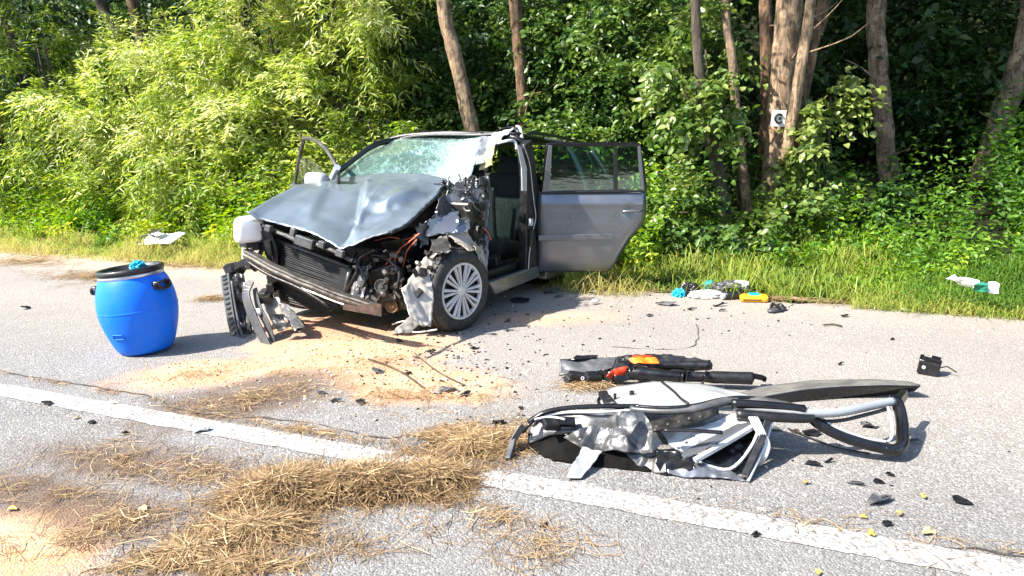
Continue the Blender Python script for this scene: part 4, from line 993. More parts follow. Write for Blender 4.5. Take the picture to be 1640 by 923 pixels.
# --- wheels
def wheel(c_, steer, flat=True, side=1, parent=car):
    M = Matrix.Translation(c_) @ Matrix.Rotation(steer, 4, 'Z') @ Matrix.Rotation(R(-90)*side, 4, 'X')    # local z = outward
    gz = -c_[2] + .02
    prof = [(.195, -.09), (.225, -.105), (.275, -.112), (.300, -.098), (.313, -.07), (.316, -.03), (.316, .03), (.313, .07), (.300, .098), (.275, .112), (.225, .105), (.205, .088), (.205, .06)]
    b = MB(); b.lathe([(0, -.05), (.20, -.05), (.20, .05), (.20, .07), (.06, .045), (0, .045)], 40, M)
    rim = b.build('wheel', DARKM, parent, smooth=False)
    b = MB(); b.lathe(prof, 56, M)
    V = []
    for v in b.v:
        if flat and v.z < .02: 
            v = Vector((v.x, v.y + (v.y-c_[1])*.25*min(1, (.02-v.z)*14), .02 - (.02-v.z)*.05))
        V.append(v)
    mesh('tyre', V, b.f, TYRE, rim, smooth=True)
    # tread blocks as grooves standing proud
    b = MB()
    for zz in (-.06, -.02, .02, .06):
        for j in range(56):
            a = 2*math.pi*j/56; p = M @ Vector((.317*math.cos(a), .317*math.sin(a), zz))
            if p.z < .05: continue
            b.box(p, (.008, .026, .030), (M.to_3x3() @ Matrix.Rotation(a, 3, 'Z')))
    tr_ = b.build('tread', TYRE, rim); tr_['kind'] = 'stuff'
    if side == 1:
        b = MB(); b.lathe([(.192, .085), (.200, .104), (.214, .106), (.220, .092), (.214, .080)], 48, M)
        b.lathe([(0, .104), (.030, .104), (.045, .098), (.052, .088), (.052, .07)], 24, M)
        for kk in range(10):
            for s_ in (-1, 1):
                a = 2*math.pi*kk/10 + s_*.115; a0 = 2*math.pi*kk/10 + s_*.26*.55
                r0, r1 = .042, .200; w0, w1 = .0085, .0155
                i0 = Vector((math.cos(a0)*r0, math.sin(a0)*r0, .090)); i1 = Vector((math.cos(a)*r1, math.sin(a)*r1, .097)); t = (i1-i0).normalized(); n = Vector((-t.y, t.x, 0)); zz = Vector((0, 0, .012))
                Vb_ = [M @ v for v in (i0-n*w0, i0+n*w0, i1+n*w1, i1-n*w1, i0-n*w0*.5+zz, i0+n*w0*.5+zz, i1+n*w1*.55+zz, i1-n*w1*.55+zz)]
                b.add(Vb_, [(3, 2, 1, 0), (4, 5, 6, 7), (0, 1, 5, 4), (1, 2, 6, 5), (2, 3, 7, 6), (3, 0, 4, 7)])
        b.build('hubcap', HUB, rim)
    return rim
wheel((.07, .71, .325), R(-14)); wheel((-2.62, .74, .33), 0, False); wheel((-2.62, -.74, .33), 0, False, -1); wheel((.05, -.74, .33), R(-12), False, -1)
# --- cabin shell
FL = [(-.45, .30), (-3.45, .30)]
b = MB(); b.box((-1.95, 0, .27), (3.1, 1.5, .06)); b.build('floor_pan', LINING, car)
# roof
def rpt(x, t):    # t -1..1 across
    z = 1.535 + .055*math.sin(min(1, (-1.08-x)/.8)*math.pi/2) - .06*max(0, (-2.4-x))**1.6
    return Vector((x - .10*(1-t*t)*0, .60*t*(1-.03*max(0, -2-x)), z - .055*abs(t)**2.6))
nx, ny = 26, 15; V = []
for j in range(nx):
    x = -1.10 - 2.22*j/(nx-1)
    for i in range(ny):
        t = -1 + 2*i/(ny-1); p = rpt(x + .07*(1-t*t), t)
        dmg = math.exp(-((p.x+1.10)/.35)**2 - ((t-1)/.35)**2)
        V.append(p + Vector((0, 0, .05*dmg + .02*dmg*ridged(p, 8, 3))))
mesh('roof', V, grid_faces(ny, nx), ROOFP, car, smooth=True, solid=.02)
for s_ in (-1, 1):
    b = MB(); b.tube(smooth_path([Vector((-1.45, s_*.565, 1.525)), Vector((-1.6, s_*.57, 1.585)), Vector((-2.4, s_*.565, 1.585)), Vector((-3.0, s_*.555, 1.55)), Vector((-3.15, s_*.55, 1.50))], 5), .016, 6); b.build('roof_rail', BLACK, car, smooth=True)
# pillars and side of the far (right) side
def pil(name, pts, r, m, flat=.6, up=(0, 1, 0)):
    b = MB(); b.tube(smooth_path(pts, 5), r, 8, flat=flat, up=up); return b.build(name, m, car, smooth=True)
APR0, APR1 = C(524, 291, 1, -.80), C(606, 230, 1, -.66)
pil('windscreen_pillar', [APR0, APR0.lerp(APR1, .5) + Vector((.0, 0, .02)), APR1, Vector((-1.35, -.61, 1.50))], .028, BLACK)
for x0, x1 in ((-1.42, -1.50), (-2.45, -2.42), (-3.38, -3.15)):
    pil('side_pillar', [Vector((x0, -.84, 1.0)), Vector(((x0+x1)/2, -.76, 1.25)), Vector((x1, -.62, 1.49))], .045, BLACK)
for x0, x1 in ((-2.45, -2.42), (-3.38, -3.15)):
    pil('side_pillar', [Vector((x0, .84, 1.0)), Vector(((x0+x1)/2, .76, 1.25)), Vector((x1, .62, 1.49))], .055, PAINTD)
sheet('side_panel', [(-1.40, -.87, 1.02), (-3.45, -.85, 1.0), (-3.45, -.85, .35), (-1.40, -.88, .30)], PAINTD, car, .0, 3, 6, 4, 60, .03, 0)
sheet('quarter_panel', [(-2.40, .86, 1.02), (-3.45, .84, 1.0), (-3.45, .84, .40), (-2.9, .87, .40)], PAINTD, car, .0, 3, 8, 4, 61, .03, 0)
sheet('wheel_arch_trim', [(-2.36, .87, 1.0), (-2.62, .87, 1.0), (-2.62, .88, .66), (-2.32, .88, .58)], PAINTD, car, .0, 3, 8, 4, 62, .03, 0)
sheet('tailgate', [(-3.42, -.80, 1.02), (-3.42, .80, 1.02), (-3.5, .80, .40), (-3.5, -.80, .40)], PAINTD, car, .0, 3, 6, 6, 63, .04, 0)
sheet('rear_window', [(-3.14, -.54, 1.47), (-3.14, .54, 1.47), (-3.40, .76, 1.03), (-3.40, -.76, 1.03)], GLASSC, car, .0, 3, 6, 6, 64, .005, 0)
for a, c_ in ((-1.52, -2.40), (-2.50, -3.15)):
    sheet('side_window', [(a, -.63, 1.48), (c_, -.62, 1.47), (c_-.03, -.84, 1.03), (a+.08, -.84, 1.03)], GLASSC, car, 0, 3, 5, 5, 65, .005, 0)
sheet('side_window', [(-2.48, .62, 1.47), (-3.13, .61, 1.46), (-3.33, .83, 1.03), (-2.50, .83, 1.03)], GLASSC, car, 0, 3, 5, 5, 66, .005, 0)
b = MB(); b.plate([(-1.42, -.80, .32), (-3.38, -.80, .32), (-3.38, -.78, .98), (-1.42, -.80, .98)], .03); b.plate([(-2.42, .79, .5), (-3.38, .79, .32), (-3.38, .78, .98), (-2.42, .80, .98)], .03); b.build('inner_trim', LINING, car)
# sill
sl = [C(779, 452, 1, .85), C(858, 425, 1, .85), C(862, 443, 1, .85), C(790, 472, 1, .85)]
b = MB(); b.plate([sl[0], sl[1], sl[2], sl[3]], .05); so = b.build('sill', PAINTD, car, bevel=.012)
b = MB(); b.plate([p + Vector((0, -.06, .012)) for p in (C(783, 440, 1, .8), C(858, 415, 1, .8), C(858, 428, 1, .8), C(783, 455, 1, .8))], .06); b.build('sill_trim', BLACK, so, bevel=.008)
b = MB(); b.box((-1.85, .84, .30), (1.0, .09, .11)); b.build('sill', PAINTD, car, bevel=.012)
# B pillar: trim, silver seams, striker
bp_ = outline = [C(px, py, 1, .82) for px, py in ((833, 236), (846, 224), (852, 262), (858, 320), (861, 436), (836, 440), (838, 330), (838, 290))]
b = MB(); b.plate(bp_, .07); bpo = b.build('door_pillar', BLACK, car, bevel=.006)
b = MB(); b.plate([C(px, py, 1, .865) for px, py in ((828, 232), (834, 236), (843, 270), (843, 306), (836, 306), (835, 268))], .012); b.build('pillar_trim', HUB, bpo, bevel=.003)
for px in ([(838, 232), (848, 262), (853, 305), (856, 330)], [(856, 330), (858, 350), (852, 375), (848, 405), (846, 435)]):
    b = MB(); b.tube(smooth_path([C(a, c_, 1, .868) for a, c_ in px], 5), .0045, 6); b.build('pillar_seam', HUB, bpo, smooth=True)
b = MB(); b.lathe([(0, .02), (.018, .018), (.024, 0), (0, 0)], 12, Matrix.Translation(C(850, 357, 1, .86)) @ Matrix.Rotation(R(-90), 4, 'X')); b.box(C(850, 356, 1, .875), (.05, .02, .06)); b.build('striker', HUB, bpo)
b = MB(); b.plate([C(px, py, 1, .862) for px, py in ((847, 370), (854, 366), (858, 400), (859, 432), (846, 436), (848, 405))], .02); b.build('pillar_foot', DARKM, bpo)
# bent roof edge and torn top of the left screen pillar
b = MB(); b.tube(smooth_path([C(768, 268, 0, -.95), C(776, 245, 0, -1.0), C(795, 226, 0, -1.03), C(818, 220, 0, -1.03), C(834, 226, 1, .72), C(846, 240, 1, .78), C(854, 275, 1, .80)], 6), [.018]*7 + [.026]*24 + [.02]*6, 8); b.build('door_frame_seal', BLACKG, car, smooth=True)
sheet('torn_roof_pillar', [C(772, 217, 0, -.98), C(824, 208, 0, -1.04), C(790, 236, 0, -.92), C(764, 246, 0, -.86)], INNER, car, .03, 11, 14, 20, 70, .008, .014)
sheet('torn_roof_pillar', [C(762, 240, 0, -.86), C(786, 232, 0, -.88), C(776, 262, 0, -.82), C(755, 270, 0, -.76)], INNER, car, .03, 13, 14, 16, 71, .006, .014)
sheet('pillar_foam', [C(776, 246, 0, -.86), C(792, 232, 0, -.89), C(788, 264, 0, -.85), C(768, 274, 0, -.82)], TAN, car, .02, 10, 10, 14, 72, .012, .010)
b = MB(); b.tube(smooth_path([C(792, 232, 0, -.99), C(812, 226, 1, .66), C(824, 227, 1, .70), C(828, 240, 1, .74)], 5), .014, 6); b.build('torn_frame_edge', HUB, car, smooth=True)
b = MB(); b.tube(smooth_path([C(826, 203, 1, .58), C(833, 206, 1, .62), C(836, 222, 1, .68)], 5), .016, 7); b.build('bent_hook', HUB, car, smooth=True)
b = MB(); b.tube(smooth_path([C(800, 207, 1, .46), C(822, 205, 1, .56), C(836, 216, 1, .66), C(870, 222, 1, .63)], 5), .014, 6); b.build('roof_edge_strip', BLACK, car, smooth=True)
# --- windscreen: crazed, bellied and torn on the left
Wt = [C(598, 236, 0, -1.02), C(640, 222, 0, -1.10), C(700, 217, 0, -1.14), C(745, 217, 0, -1.13), C(772, 219, 0, -1.08)]
Wb = [C(528, 290, 0, -.40), C(600, 291, 0, -.38), C(670, 296, 0, -.36), C(720, 302, 0, -.36), C(748, 298, 0, -.42)]
Wl = [Wt[0], Wt[0].lerp(Wb[0], .5) + Vector((.02, 0, .02)), Wb[0]]
Wr = [Wt[-1], C(768, 243, 0, -.90), C(758, 270, 0, -.70), Wb[-1]]
NU, NVV = 46, 30; gd = coons(Wt, Wb, Wl, Wr, NU, NVV); V = []; CRZ = []
for j in range(NVV):
    for i in range(NU):
        u, v = i/(NU-1), j/(NVV-1); p = gd[j][i]; e = math.sin(math.pi*u)*math.sin(math.pi*v)
        cz = max(0, (u-.40)/.55)**1.1 + .25*math.exp(-((u-.2)/.12)**2-((v-.4)/.25)**2); cz = min(1, cz*(1.05 - .35*(v < .15)))
        V.append(p + Vector((.045*e, 0, .025*e)) + Vector((.6, 0, .8))*(-.05*math.exp(-((u-.78)/.16)**2-((v-.55)/.3)**2) + .012*cz*ridged(p, 9, 5)) + (.012*noise.noise_vector(p*30) if u > .97 or (v > .97 and u > .6) else Vector()))
        CRZ.append(cz)
ws = mesh('windscreen', V, grid_faces(NU, NVV), WSG, car, smooth=True)
a = ws.data.attributes.new('craze', 'FLOAT', 'POINT'); a.data.foreach_set('value', CRZ)
md = ws.modifiers.new('s', 'SOLIDIFY'); md.thickness = .005
b = MB(); b.tube(smooth_path([C(666, 246, 0, -.80), C(661, 262, 0, -.68), C(657, 276, 0, -.56)], 4), .010, 6, flat=.5); b.build('screen_strip', HUB, ws, smooth=True)
b = MB(); b.box(C(762, 230, 0, -1.02), (.02, .10, .022), (0, .5, .1)); b.build('mirror_mount', BLACK, ws)
b = MB(); b.tube(smooth_path([p + Vector((-.01, 0, .016)) for p in Wt], 5), .026, 6); b.build('screen_seal', BLACK, ws, smooth=True)
b = MB()
for i in range(70):                                    # crumbs of glass on the bonnet edge
    p = C(rnd.uniform(706, 765), rnd.uniform(284, 312), 0, rnd.uniform(-.44, -.34)); b.box(p, (.012, .012, .006), (rnd.uniform(-1, 1), rnd.uniform(-1, 1), rnd.uniform(-1, 1)))
gc = b.build('glass_crumbs', LENS, ws); gc['kind'] = 'stuff'
# --- cabin inside
b = MB(); b.box((-.62, -.25, .93), (.42, 1.1, .22), (0, .15, 0)); b.box((-.72, -.25, .70), (.25, 1.2, .45)); b.build('dashboard', BLACK, car, bevel=.05)
def seat(y, nm='seat', x=-1.55):
    b = MB(); b.box((x+.32, y, .52), (.52, .50, .16), (0, -.12, 0)); s_ = b.build(nm, FABRIC, car, bevel=.05, smooth=True)
    b = MB(); b.box((x, y, .87), (.15, .48, .66), (0, -.20, 0)); bk = b.build('backrest', FABRIC, s_, bevel=.055, smooth=True)
    for e in (-1, 1):
        b = MB(); b.box((x+.045, y+e*.205, .84), (.16, .085, .52), (0, -.20, e*-.25)); b.build('bolster', FABRIC, s_, bevel=.035, smooth=True)
    b = MB(); b.box((x+.080, y, .72), (.012, .27, .36), (0, -.20, 0)); b.build('centre_panel', FABRICB, s_, bevel=.004)
    b = MB(); b.box((x-.07, y, 1.27), (.10, .27, .20), (0, -.2, 0)); hr = b.build('headrest', FABRIC, s_, bevel=.045, smooth=True)
    return s_
seat(.36); seat(-.36)
for y in (-.5, 0, .5): seat(y, 'rear_seat', -2.55)
b = MB(); b.box((-1.15, 0, .42), (.9, .24, .22)); b.build('centre_console', BLACK, car, bevel=.03)
cable('seat_belt', [(790, 300), (792, 360), (797, 420)], -1.30, .018, BLACK)
b = MB(); b.box((-.95, .45, .34), (.5, .6, .05)); b.box((-.80, .62, .42), (.18, .10, .16), (.2, .1, .3)); b.box((-1.1, .66, .40), (.3, .08, .10), (.1, 0, 0)); b.build('footwell_mat', BLACK, car, bevel=.012)
b = MB(); b.tube(smooth_path([C(775, 285, 0, -.6), C(783, 300, 0, -.7), C(783, 330, 0, -.75), C(776, 350, 0, -.6)], 5), .02, 6); b.tube([C(781, 282, 0, -.65), C(783, 296, 0, -.65)], .014, 6); b.build('dash_end', GREYP, car, smooth=True)
# --- open rear door (left side)
hg = CARM @ C(862, 432, 1, .86); a_ = R(5); dv = Vector((math.cos(a_), math.sin(a_), 0)); dn_ = Vector((math.sin(a_), -math.cos(a_), 0)); dup_ = Vector((0, .0, 1))
def DR(px, py, off=0.0):                               # on the open door's plane (world), off outwards
    d = Vector(ray(px, py)); p0 = hg + dn_*off
    return Vector(CAM) + d*((p0 - Vector(CAM)).dot(dn_)/d.dot(dn_))
def bulge(py): return float(np.interp(py, [308, 312, 324, 327, 332, 366, 400, 420, 430, 434], [0, .012, .060, .064, .058, .066, .058, .044, .026, .0]))
lo = [(861, 312), (1033, 306)]
rows = []
ys = [308, 311, 318, 326, 328, 332, 340, 352, 366, 380, 395, 408, 420, 428, 432, 434]
def xr(y):
    T = [(306, 1033), (345, 1034), (358, 1029), (368, 1021), (382, 1008), (395, 1000), (410, 991), (420, 986), (428, 980), (434, 972)]
    for (y0, x0), (y1, x1) in zip(T, T[1:]):
        if y <= y1: return x0 + (x1-x0)*(y-y0)/(y1-y0)
    return 972
def xl(y): return 861 + (1 if y < 320 else 0)
NUd = 26; V = []
for y in ys:
    for i in range(NUd):
        t = i/(NUd-1); e = min(1, 8*min(t, 1-t)); x = xl(y) + (xr(y)-xl(y))*t
        off = bulge(y)*(.35+.65*e**.5)
        if abs(y-334) < 10 and abs(x-1008) < 13: off -= .022*math.exp(-((x-1006)/9)**2-((y-333)/7)**2)
        off -= .012*math.exp(-((x-868)/6)**2-((y-372)/14)**2)
        V.append(DR(x, y, off))
rdoor = mesh('rear_door', [CINV @ v for v in V], grid_faces(NUd, len(ys)), PAINTD, car, smooth=True, solid=.03)
def W2(P): return [CINV @ Vector(p) for p in P]
b = MB(); b.plate(W2([DR(*p, -.03) for p in ((863, 312), (1032, 308), (1032, 345), (1018, 370), (984, 420), (972, 431), (864, 429))]), .05); b.build('door_inner', LINING, rdoor)
b = MB(); P = [(868, 308), (873, 270), (877, 232), (950, 231), (1022, 231.5), (1029, 265), (1033, 307)]
b.tube(W2([DR(*p, .0) for p in resample([Vector((*p, 0)) for p in P], 40) for p in [(p.x, p.y)]]), .019, 6); b.build('window_frame', BLACKG, rdoor)
b = MB(); b.plate(W2([DR(*p, .012) for p in ((868, 309), (878, 233), (884, 233), (880, 309))]), .03); b.build('frame_front', PAINTD, rdoor, bevel=.004)
b = MB(); b.plate(W2([DR(*p, .012) for p in ((1021, 234), (1025, 234), (1032, 306), (1027, 306))]), .03); b.build('frame_rear', PAINTD, rdoor, bevel=.004)
b = MB(); b.plate(W2([DR(*p, .014) for p in ((983, 234), (988, 234), (989, 306), (984, 306))]), .03); b.build('window_divider', BLACK, rdoor, bevel=.003)
b = MB(); b.tube(W2([DR(*p, .03) for p in ((866, 309), (950, 307.5), (1032, 306))]), .011, 6); b.build('window_sill_trim', BLACK, rdoor)
b = MB(); b.plate(W2([DR(*p, .0) for p in ((880, 234), (985, 232), (986, 308), (880, 308))]), .005); b.build('window_glass', GLASS, rdoor)
b = MB(); b.plate(W2([DR(*p, .0) for p in ((988, 233), (1022, 233), (1028, 308), (988, 308))]), .005); b.build('quarter_glass', GLASS, rdoor)
b = MB(); b.plate(W2([DR(*p, .082) for p in ((862, 377), (980, 374), (982, 380), (978, 384), (862, 386))]), .02); b.build('rub_strip', PAINTD, rdoor, bevel=.006)
b = MB(); b.tube(W2([DR(995, 340, .06), DR(1000, 339, .085), DR(1012, 338.5, .09), DR(1024, 338, .085), DR(1029, 338, .06)]), [.010, .013, .014, .013, .010], 8); b.build('handle', PAINTD, rdoor, smooth=True)
b = MB(); b.lathe([(.028, .004), (.034, .004), (.036, .0), (.034, -.004), (0, -.012)], 22, CINV @ Matrix.Translation(DR(1009, 334, .052)) @ Matrix.Rotation(R(90), 4, 'X')); b.build('handle_recess', PAINT, rdoor, smooth=True)
b = MB()
for py in (352, 405):
    b.box(CINV @ (DR(858, py, -.03)), (.07, .05, .05), (0, 0, .3))
b.build('hinge', STEEL, rdoor, bevel=.004)
# --- open right front door: window frame, half-lowered pane, mirror
HP = Vector((-.35, -.88, 1.0)); od = Vector((-.574, -.819, 0)); on_ = Vector((.819, -.574, 0))
def RD(px, py, off=0): return CP(px, py, HP + on_*off, on_)
b = MB(); P = smooth_path([RD(471, 302), RD(478, 262), RD(486, 225), RD(489, 222), RD(503, 224), RD(519, 236), RD(532, 254), RD(541, 274), RD(541, 300)], 6); b.tube(P, .019, 8); fd = b.build('passenger_door', STEEL, car, smooth=True)
b = MB(); b.plate([HP + Vector((0, 0, .02)) + od*.0, HP + od*1.1 + Vector((0, 0, .02)), HP + od*1.1 + Vector((0, 0, -.70)), HP + Vector((0, 0, -.70))], .08); b.build('door_skin', PAINTD, fd, bevel=.02)
b = MB(); b.plate([RD(*p) for p in ((475, 300), (481, 254), (489, 253), (500, 257), (510, 264), (519, 275), (525, 288), (527, 300))], .006); b.build('window_glass', GLASSC, fd)
V, Fc = superq((0, 0, 0), (.06, .125, .075), e=.6)
mp_ = RD(507, 290, .10); mir = mesh('wing_mirror', [mp_ + Matrix.Rotation(R(-12), 3, 'Z') @ v for v in V], Fc, INNER, fd, smooth=True)
b = MB(); b.tube([RD(532, 284, .02), RD(540, 268, .02)], .03, 6); b.build('mirror_base', HUB, fd)

# ================================================================== the torn-off front door on the road
def P3(L): return [G(*q) for q in L]
dbase = G(1060, 700, 0)
dd = thing('torn_off_door', 'torn off crumpled silver car door lying inner side up on the asphalt', 'wreckage', dbase)
def wtube(name, pts, r, m, parent, n=8, flat=1.0, seg=5, **k):
    b = MB(); b.tube(smooth_path(P3(pts), seg), r, n, flat=flat, **k); return b.build(name, m, parent, world=True, smooth=True)
def wsheet(name, top, bot, m, parent, amp=.01, sc=8, seed=0, nu=28, nv=14, solid=.005, press=0.0, rag=.0):
    T, B = P3(top), P3(bot); gd = coons(T, B, [T[0], B[0]], [T[-1], B[-1]], nu, nv); V = []
    n = (T[-1]-T[0]).cross(B[0]-T[0]).normalized()
    if n.z < 0: n = -n
    for j in range(nv):
        for i in range(nu):
            p = gd[j][i]; u, v = i/(nu-1), j/(nv-1); e = min(1, 5*min(u, 1-u, v, 1-v)+.1)
            q = p + n*(amp*ridged(p, sc, seed)*e + press*math.exp(-((v-.5)/.16)**2)*(.5+.5*math.cos(u*9)))
            if i in (0, nu-1) or j in (0, nv-1): q = q + noise.noise_vector(p*25)*rag
            V.append(q)
    return mesh(name, V, grid_faces(nu, nv), m, parent, world=True, smooth=True, solid=solid)
ip = wsheet('inner_panel', [(956, 633, .06), (985, 620, .13), (1050, 612, .18), (1120, 615, .2), (1175, 627, .21), (1245, 648, .21)],
       [(962, 664, .16), (1050, 664, .19), (1140, 656, .21), (1245, 662, .21)], INNER, dd, .006, 7, 1, 36, 16, .008, .018)
b = MB()
for px, py, r in ((1012, 628, .012), (1112, 641, .012), (1090, 622, .006), (1060, 648, .007), (1165, 646, .020), (985, 632, .007)):
    p = G(px, py, .19); b.lathe([(0, .006), (r, .004), (r, -.03), (0, -.03)], 12, Matrix.Translation(p))
b.build('grommet', BLACK, ip, world=True)['kind'] = 'stuff'
wtube('cable', [(1060, 612, .195), (1078, 626, .21), (1090, 638, .215), (1102, 646, .22)], .006, BLACK, dd)
wsheet('latch_face', [(848, 688, .09), (866, 668, .15), (925, 660, .18), (1000, 655, .2)], [(846, 712, .03), (880, 698, .08), (940, 692, .11), (1000, 684, .14)], TORN, dd, .012, 9, 2, 26, 12, .008)
b = MB(); q = G(908, 676, .165); b.box(q, (.075, .045, .02), (.5, .1, .1)); b.build('latch_opening_shade', BLACKG, dd, world=True)  # solid black block painted as the dark of a hole
wtube('door_seal', [(846, 676, .13), (874, 660, .18), (915, 653, .20), (965, 651, .21), (1022, 651, .215)], .016, BLACKG, dd, 8, .7)
wtube('door_seal', [(862, 668, .155), (905, 661, .18), (960, 660, .20), (1010, 658, .205)], .008, HUB, dd, 6)
wtube('belt_rail', [(1010, 655, .21), (1060, 659, .22), (1110, 656, .235), (1155, 645, .25), (1190, 641, .25), (1240, 648, .24), (1290, 660, .22)], [.016]*10 + [.022]*12 + [.026]*9, GREYP, dd)
wtube('belt_seal', [(1015, 651, .225), (1065, 654, .235), (1112, 650, .25), (1156, 640, .262), (1200, 638, .262), (1250, 646, .25), (1288, 654, .235)], .011, BLACKG, dd)
outl = lambda name, L, m, amp, seed, solid=.006, sc=9: outline_sheet(name, P3(L), None, m, amp, seed, solid, True, dd, sc)
outl('crumpled_skin', [(902, 700, .09), (945, 680, .16), (990, 664, .2), (1030, 660, .22), (1046, 682, .18), (1060, 712, .11), (1044, 724, .09), (1008, 726, .07), (965, 722, .06), (930, 716, .07)], TORN, .034, 5, .006, 11)
outl('crumpled_skin', [(985, 672, .21), (1012, 664, .225), (1022, 680, .2), (1012, 700, .16), (992, 696, .17)], TORN, .030, 8, .005, 14)
outl('bent_flap', [(934, 716, .075), (964, 722, .065), (948, 745, .035), (930, 766, .01), (908, 769, .005), (914, 750, .03)], INNER, .006, 9, .005, 6)
outl('crumpled_skin', [(1000, 722, .07), (1050, 716, .09), (1066, 735, .06), (1068, 758, .015), (1046, 756, .012), (1018, 742, .03)], TORN, .022, 12, .005, 10)
outl('torn_lining', [(1052, 722, .1), (1086, 722, .11), (1112, 745, .06), (1096, 764, .01), (1062, 760, .012), (1050, 742, .05)], BLACKG, .022, 14, .005, 9)
outl('outer_skin_and_shade', [(1066, 742, .04), (1112, 740, .055), (1160, 748, .035), (1197, 771, .006), (1150, 766, .01), (1100, 765, .006), (1070, 761, .006)], PAINTD, .010, 15, .005, 7)
outl('outer_skin_and_shade', [(845, 694, .075), (905, 697, .088), (940, 712, .07), (1000, 726, .05), (1062, 748, .012), (1040, 756, .004), (960, 748, .003), (885, 738, .003), (850, 722, .003)], UNDERSHADE, .004, 16, .005, 7)  # black sheet standing in for the shade under the door
outl('inner_lining', [(1058, 692, .15), (1120, 684, .17), (1172, 664, .20), (1206, 670, .195), (1160, 702, .13), (1104, 730, .08), (1076, 716, .10)], INNER, .008, 17, .006, 7)
strip_pts = lambda L: P3(L)
def wband(name, pts, wd, m, parent, th=.012, up=(0, 0, 1)):
    P = smooth_path(P3(pts), 6); n = len(P); V = []; b = MB()
    for i, p in enumerate(P):
        t = (P[min(i+1, n-1)]-P[max(0, i-1)]).normalized(); s = t.cross(Vector(up)).normalized(); nn_ = s.cross(t)
        V += [p-s*wd/2-nn_*th/2, p-s*wd/2+nn_*th/2, p+s*wd/2+nn_*th/2, p+s*wd/2-nn_*th/2]
    b.add(V, [(i*4+j, i*4+(j+1) % 4, (i+1)*4+(j+1) % 4, (i+1)*4+j) for i in range(n-1) for j in range(4)] + [(3, 2, 1, 0), ((n-1)*4, (n-1)*4+1, (n-1)*4+2, (n-1)*4+3)])
    return b.build(name, m, parent, world=True, bevel=.003)
wband('edge_channel', [(1092, 731, .085), (1150, 702, .14), (1210, 671, .19)], .045, PAINTD, dd, .014)
wband('edge_channel', [(1112, 738, .075), (1165, 708, .13), (1218, 676, .185)], .022, HUB, dd, .02)
outl('door_cavity_shade', [(1120, 740, .04), (1165, 712, .09), (1222, 680, .15), (1205, 730, .05), (1180, 752, .02)], BLACKG, .006, 18, .004, 7)  # black sheet paints the dark of the hollow between the rails
wband('frame_channel', [(1228, 672, .195), (1215, 715, .10), (1192, 768, .006)], .05, BLACK, dd, .03, (1, .3, .4))
wtube('frame_channel_lip', [(1218, 678, .19), (1203, 716, .10), (1168, 752, .03), (1120, 741, .05)], .008, HUB, dd)
wtube('frame_channel_lip', [(1236, 674, .19), (1224, 715, .10), (1198, 771, .008)], .007, HUB, dd)
for i in range(4):
    wtube('wire', [(1200+i*4, 668, .215), (1210+i*4, 688, .17), (1226+i*2, 712, .105), (1221+i*2, 732, .06), (1212+i*2, 745, .012)], .006, HUB if i % 2 else CREAM, dd, 6)
wtube('regulator_arm', [(1063, 689, .205), (1110, 690, .205), (1157, 693, .20)], .013, BLACK, dd, 6, .6)
rg = wsheet('window_regulator', [(1042, 676, .2), (1090, 666, .22), (1140, 656, .24), (1150, 655, .24)], [(1046, 692, .18), (1090, 686, .19), (1136, 670, .215), (1150, 664, .22)], DARKM, dd, .012, 16, 4, 20, 8, .012)
b = MB()
for px, py in ((1052, 684), (1070, 680), (1088, 676), (1104, 671), (1122, 668), (1138, 662)):
    b.lathe([(0, .008), (.006, .007), (.008, 0), (0, 0)], 10, Matrix.Translation(G(px, py, .222)))
b.build('regulator_bolt', STEEL, rg, world=True)['kind'] = 'stuff'
b = MB(); b.box(G(884, 680, .155), (.085, .05, .04), (.3, .2, .3)); b.build('latch', BLACK, dd, world=True, bevel=.006)
wtube('latch_cable', [(870, 676, .15), (858, 672, .16), (846, 682, .14), (838, 692, .10)], .009, BLACKG, dd)
wtube('latch_cable', [(905, 672, .18), (880, 668, .18), (856, 672, .17)], .006, HUB, dd)
wband('check_strap', [(838, 682, .12), (832, 690, .10), (822, 706, .06)], .035, BLACK, dd, .03, (1, .2, .3))
sb_ = wband('check_strap', [(822, 704, .065), (818, 722, .03), (814, 737, .008)], .032, GREYP, dd, .026, (1, .2, .3))
wtube('small_hook', [(978, 640, .17), (966, 632, .16), (958, 642, .14), (962, 650, .14)], .008, BLACKG, dd)
outl('corner_trim', [(958, 630, .15), (972, 628, .16), (988, 650, .17), (968, 650, .15)], BLACK, .008, 19, .008, 9)
# window frame loop
wtube('window_frame', [(1175, 650, .24), (1230, 655, .235), (1290, 661, .22), (1340, 661, .205), (1395, 650, .195), (1430, 643, .19)], .021, INNER, dd)
wtube('frame_seal', [(1172, 646, .255), (1230, 650, .25), (1288, 656, .235)], .022, BLACKG, dd)
wtube('frame_seal', [(1180, 664, .215), (1235, 668, .21), (1285, 670, .20), (1300, 668, .20)], .024, BLACK, dd)
wtube('frame_seal', [(1300, 674, .17), (1345, 674, .165), (1400, 661, .165), (1424, 654, .165)], .009, BLACKG, dd)
wtube('window_frame', [(1424, 641, .185), (1437, 646, .175), (1444, 670, .13), (1446, 700, .08), (1444, 714, .06), (1434, 721, .055), (1416, 719, .06)], .028, BLACKG, dd)
wtube('window_frame', [(1430, 722, .055), (1390, 713, .075), (1345, 698, .11), (1312, 680, .155), (1288, 658, .205)], .025, BLACKG, dd)
wtube('frame_stripe', [(1420, 708, .085), (1385, 702, .10), (1345, 688, .135), (1316, 671, .175), (1296, 656, .21)], .008, HUB, dd, 6)
wtube('frame_stripe', [(1422, 652, .195), (1428, 672, .155), (1429, 698, .10), (1422, 708, .085)], .007, HUB, dd, 6)
wband('frame_tip', [(1434, 652, .17), (1442, 640, .175), (1449, 630, .18)], .04, BLACKG, dd, .03, (1, .2, .2))

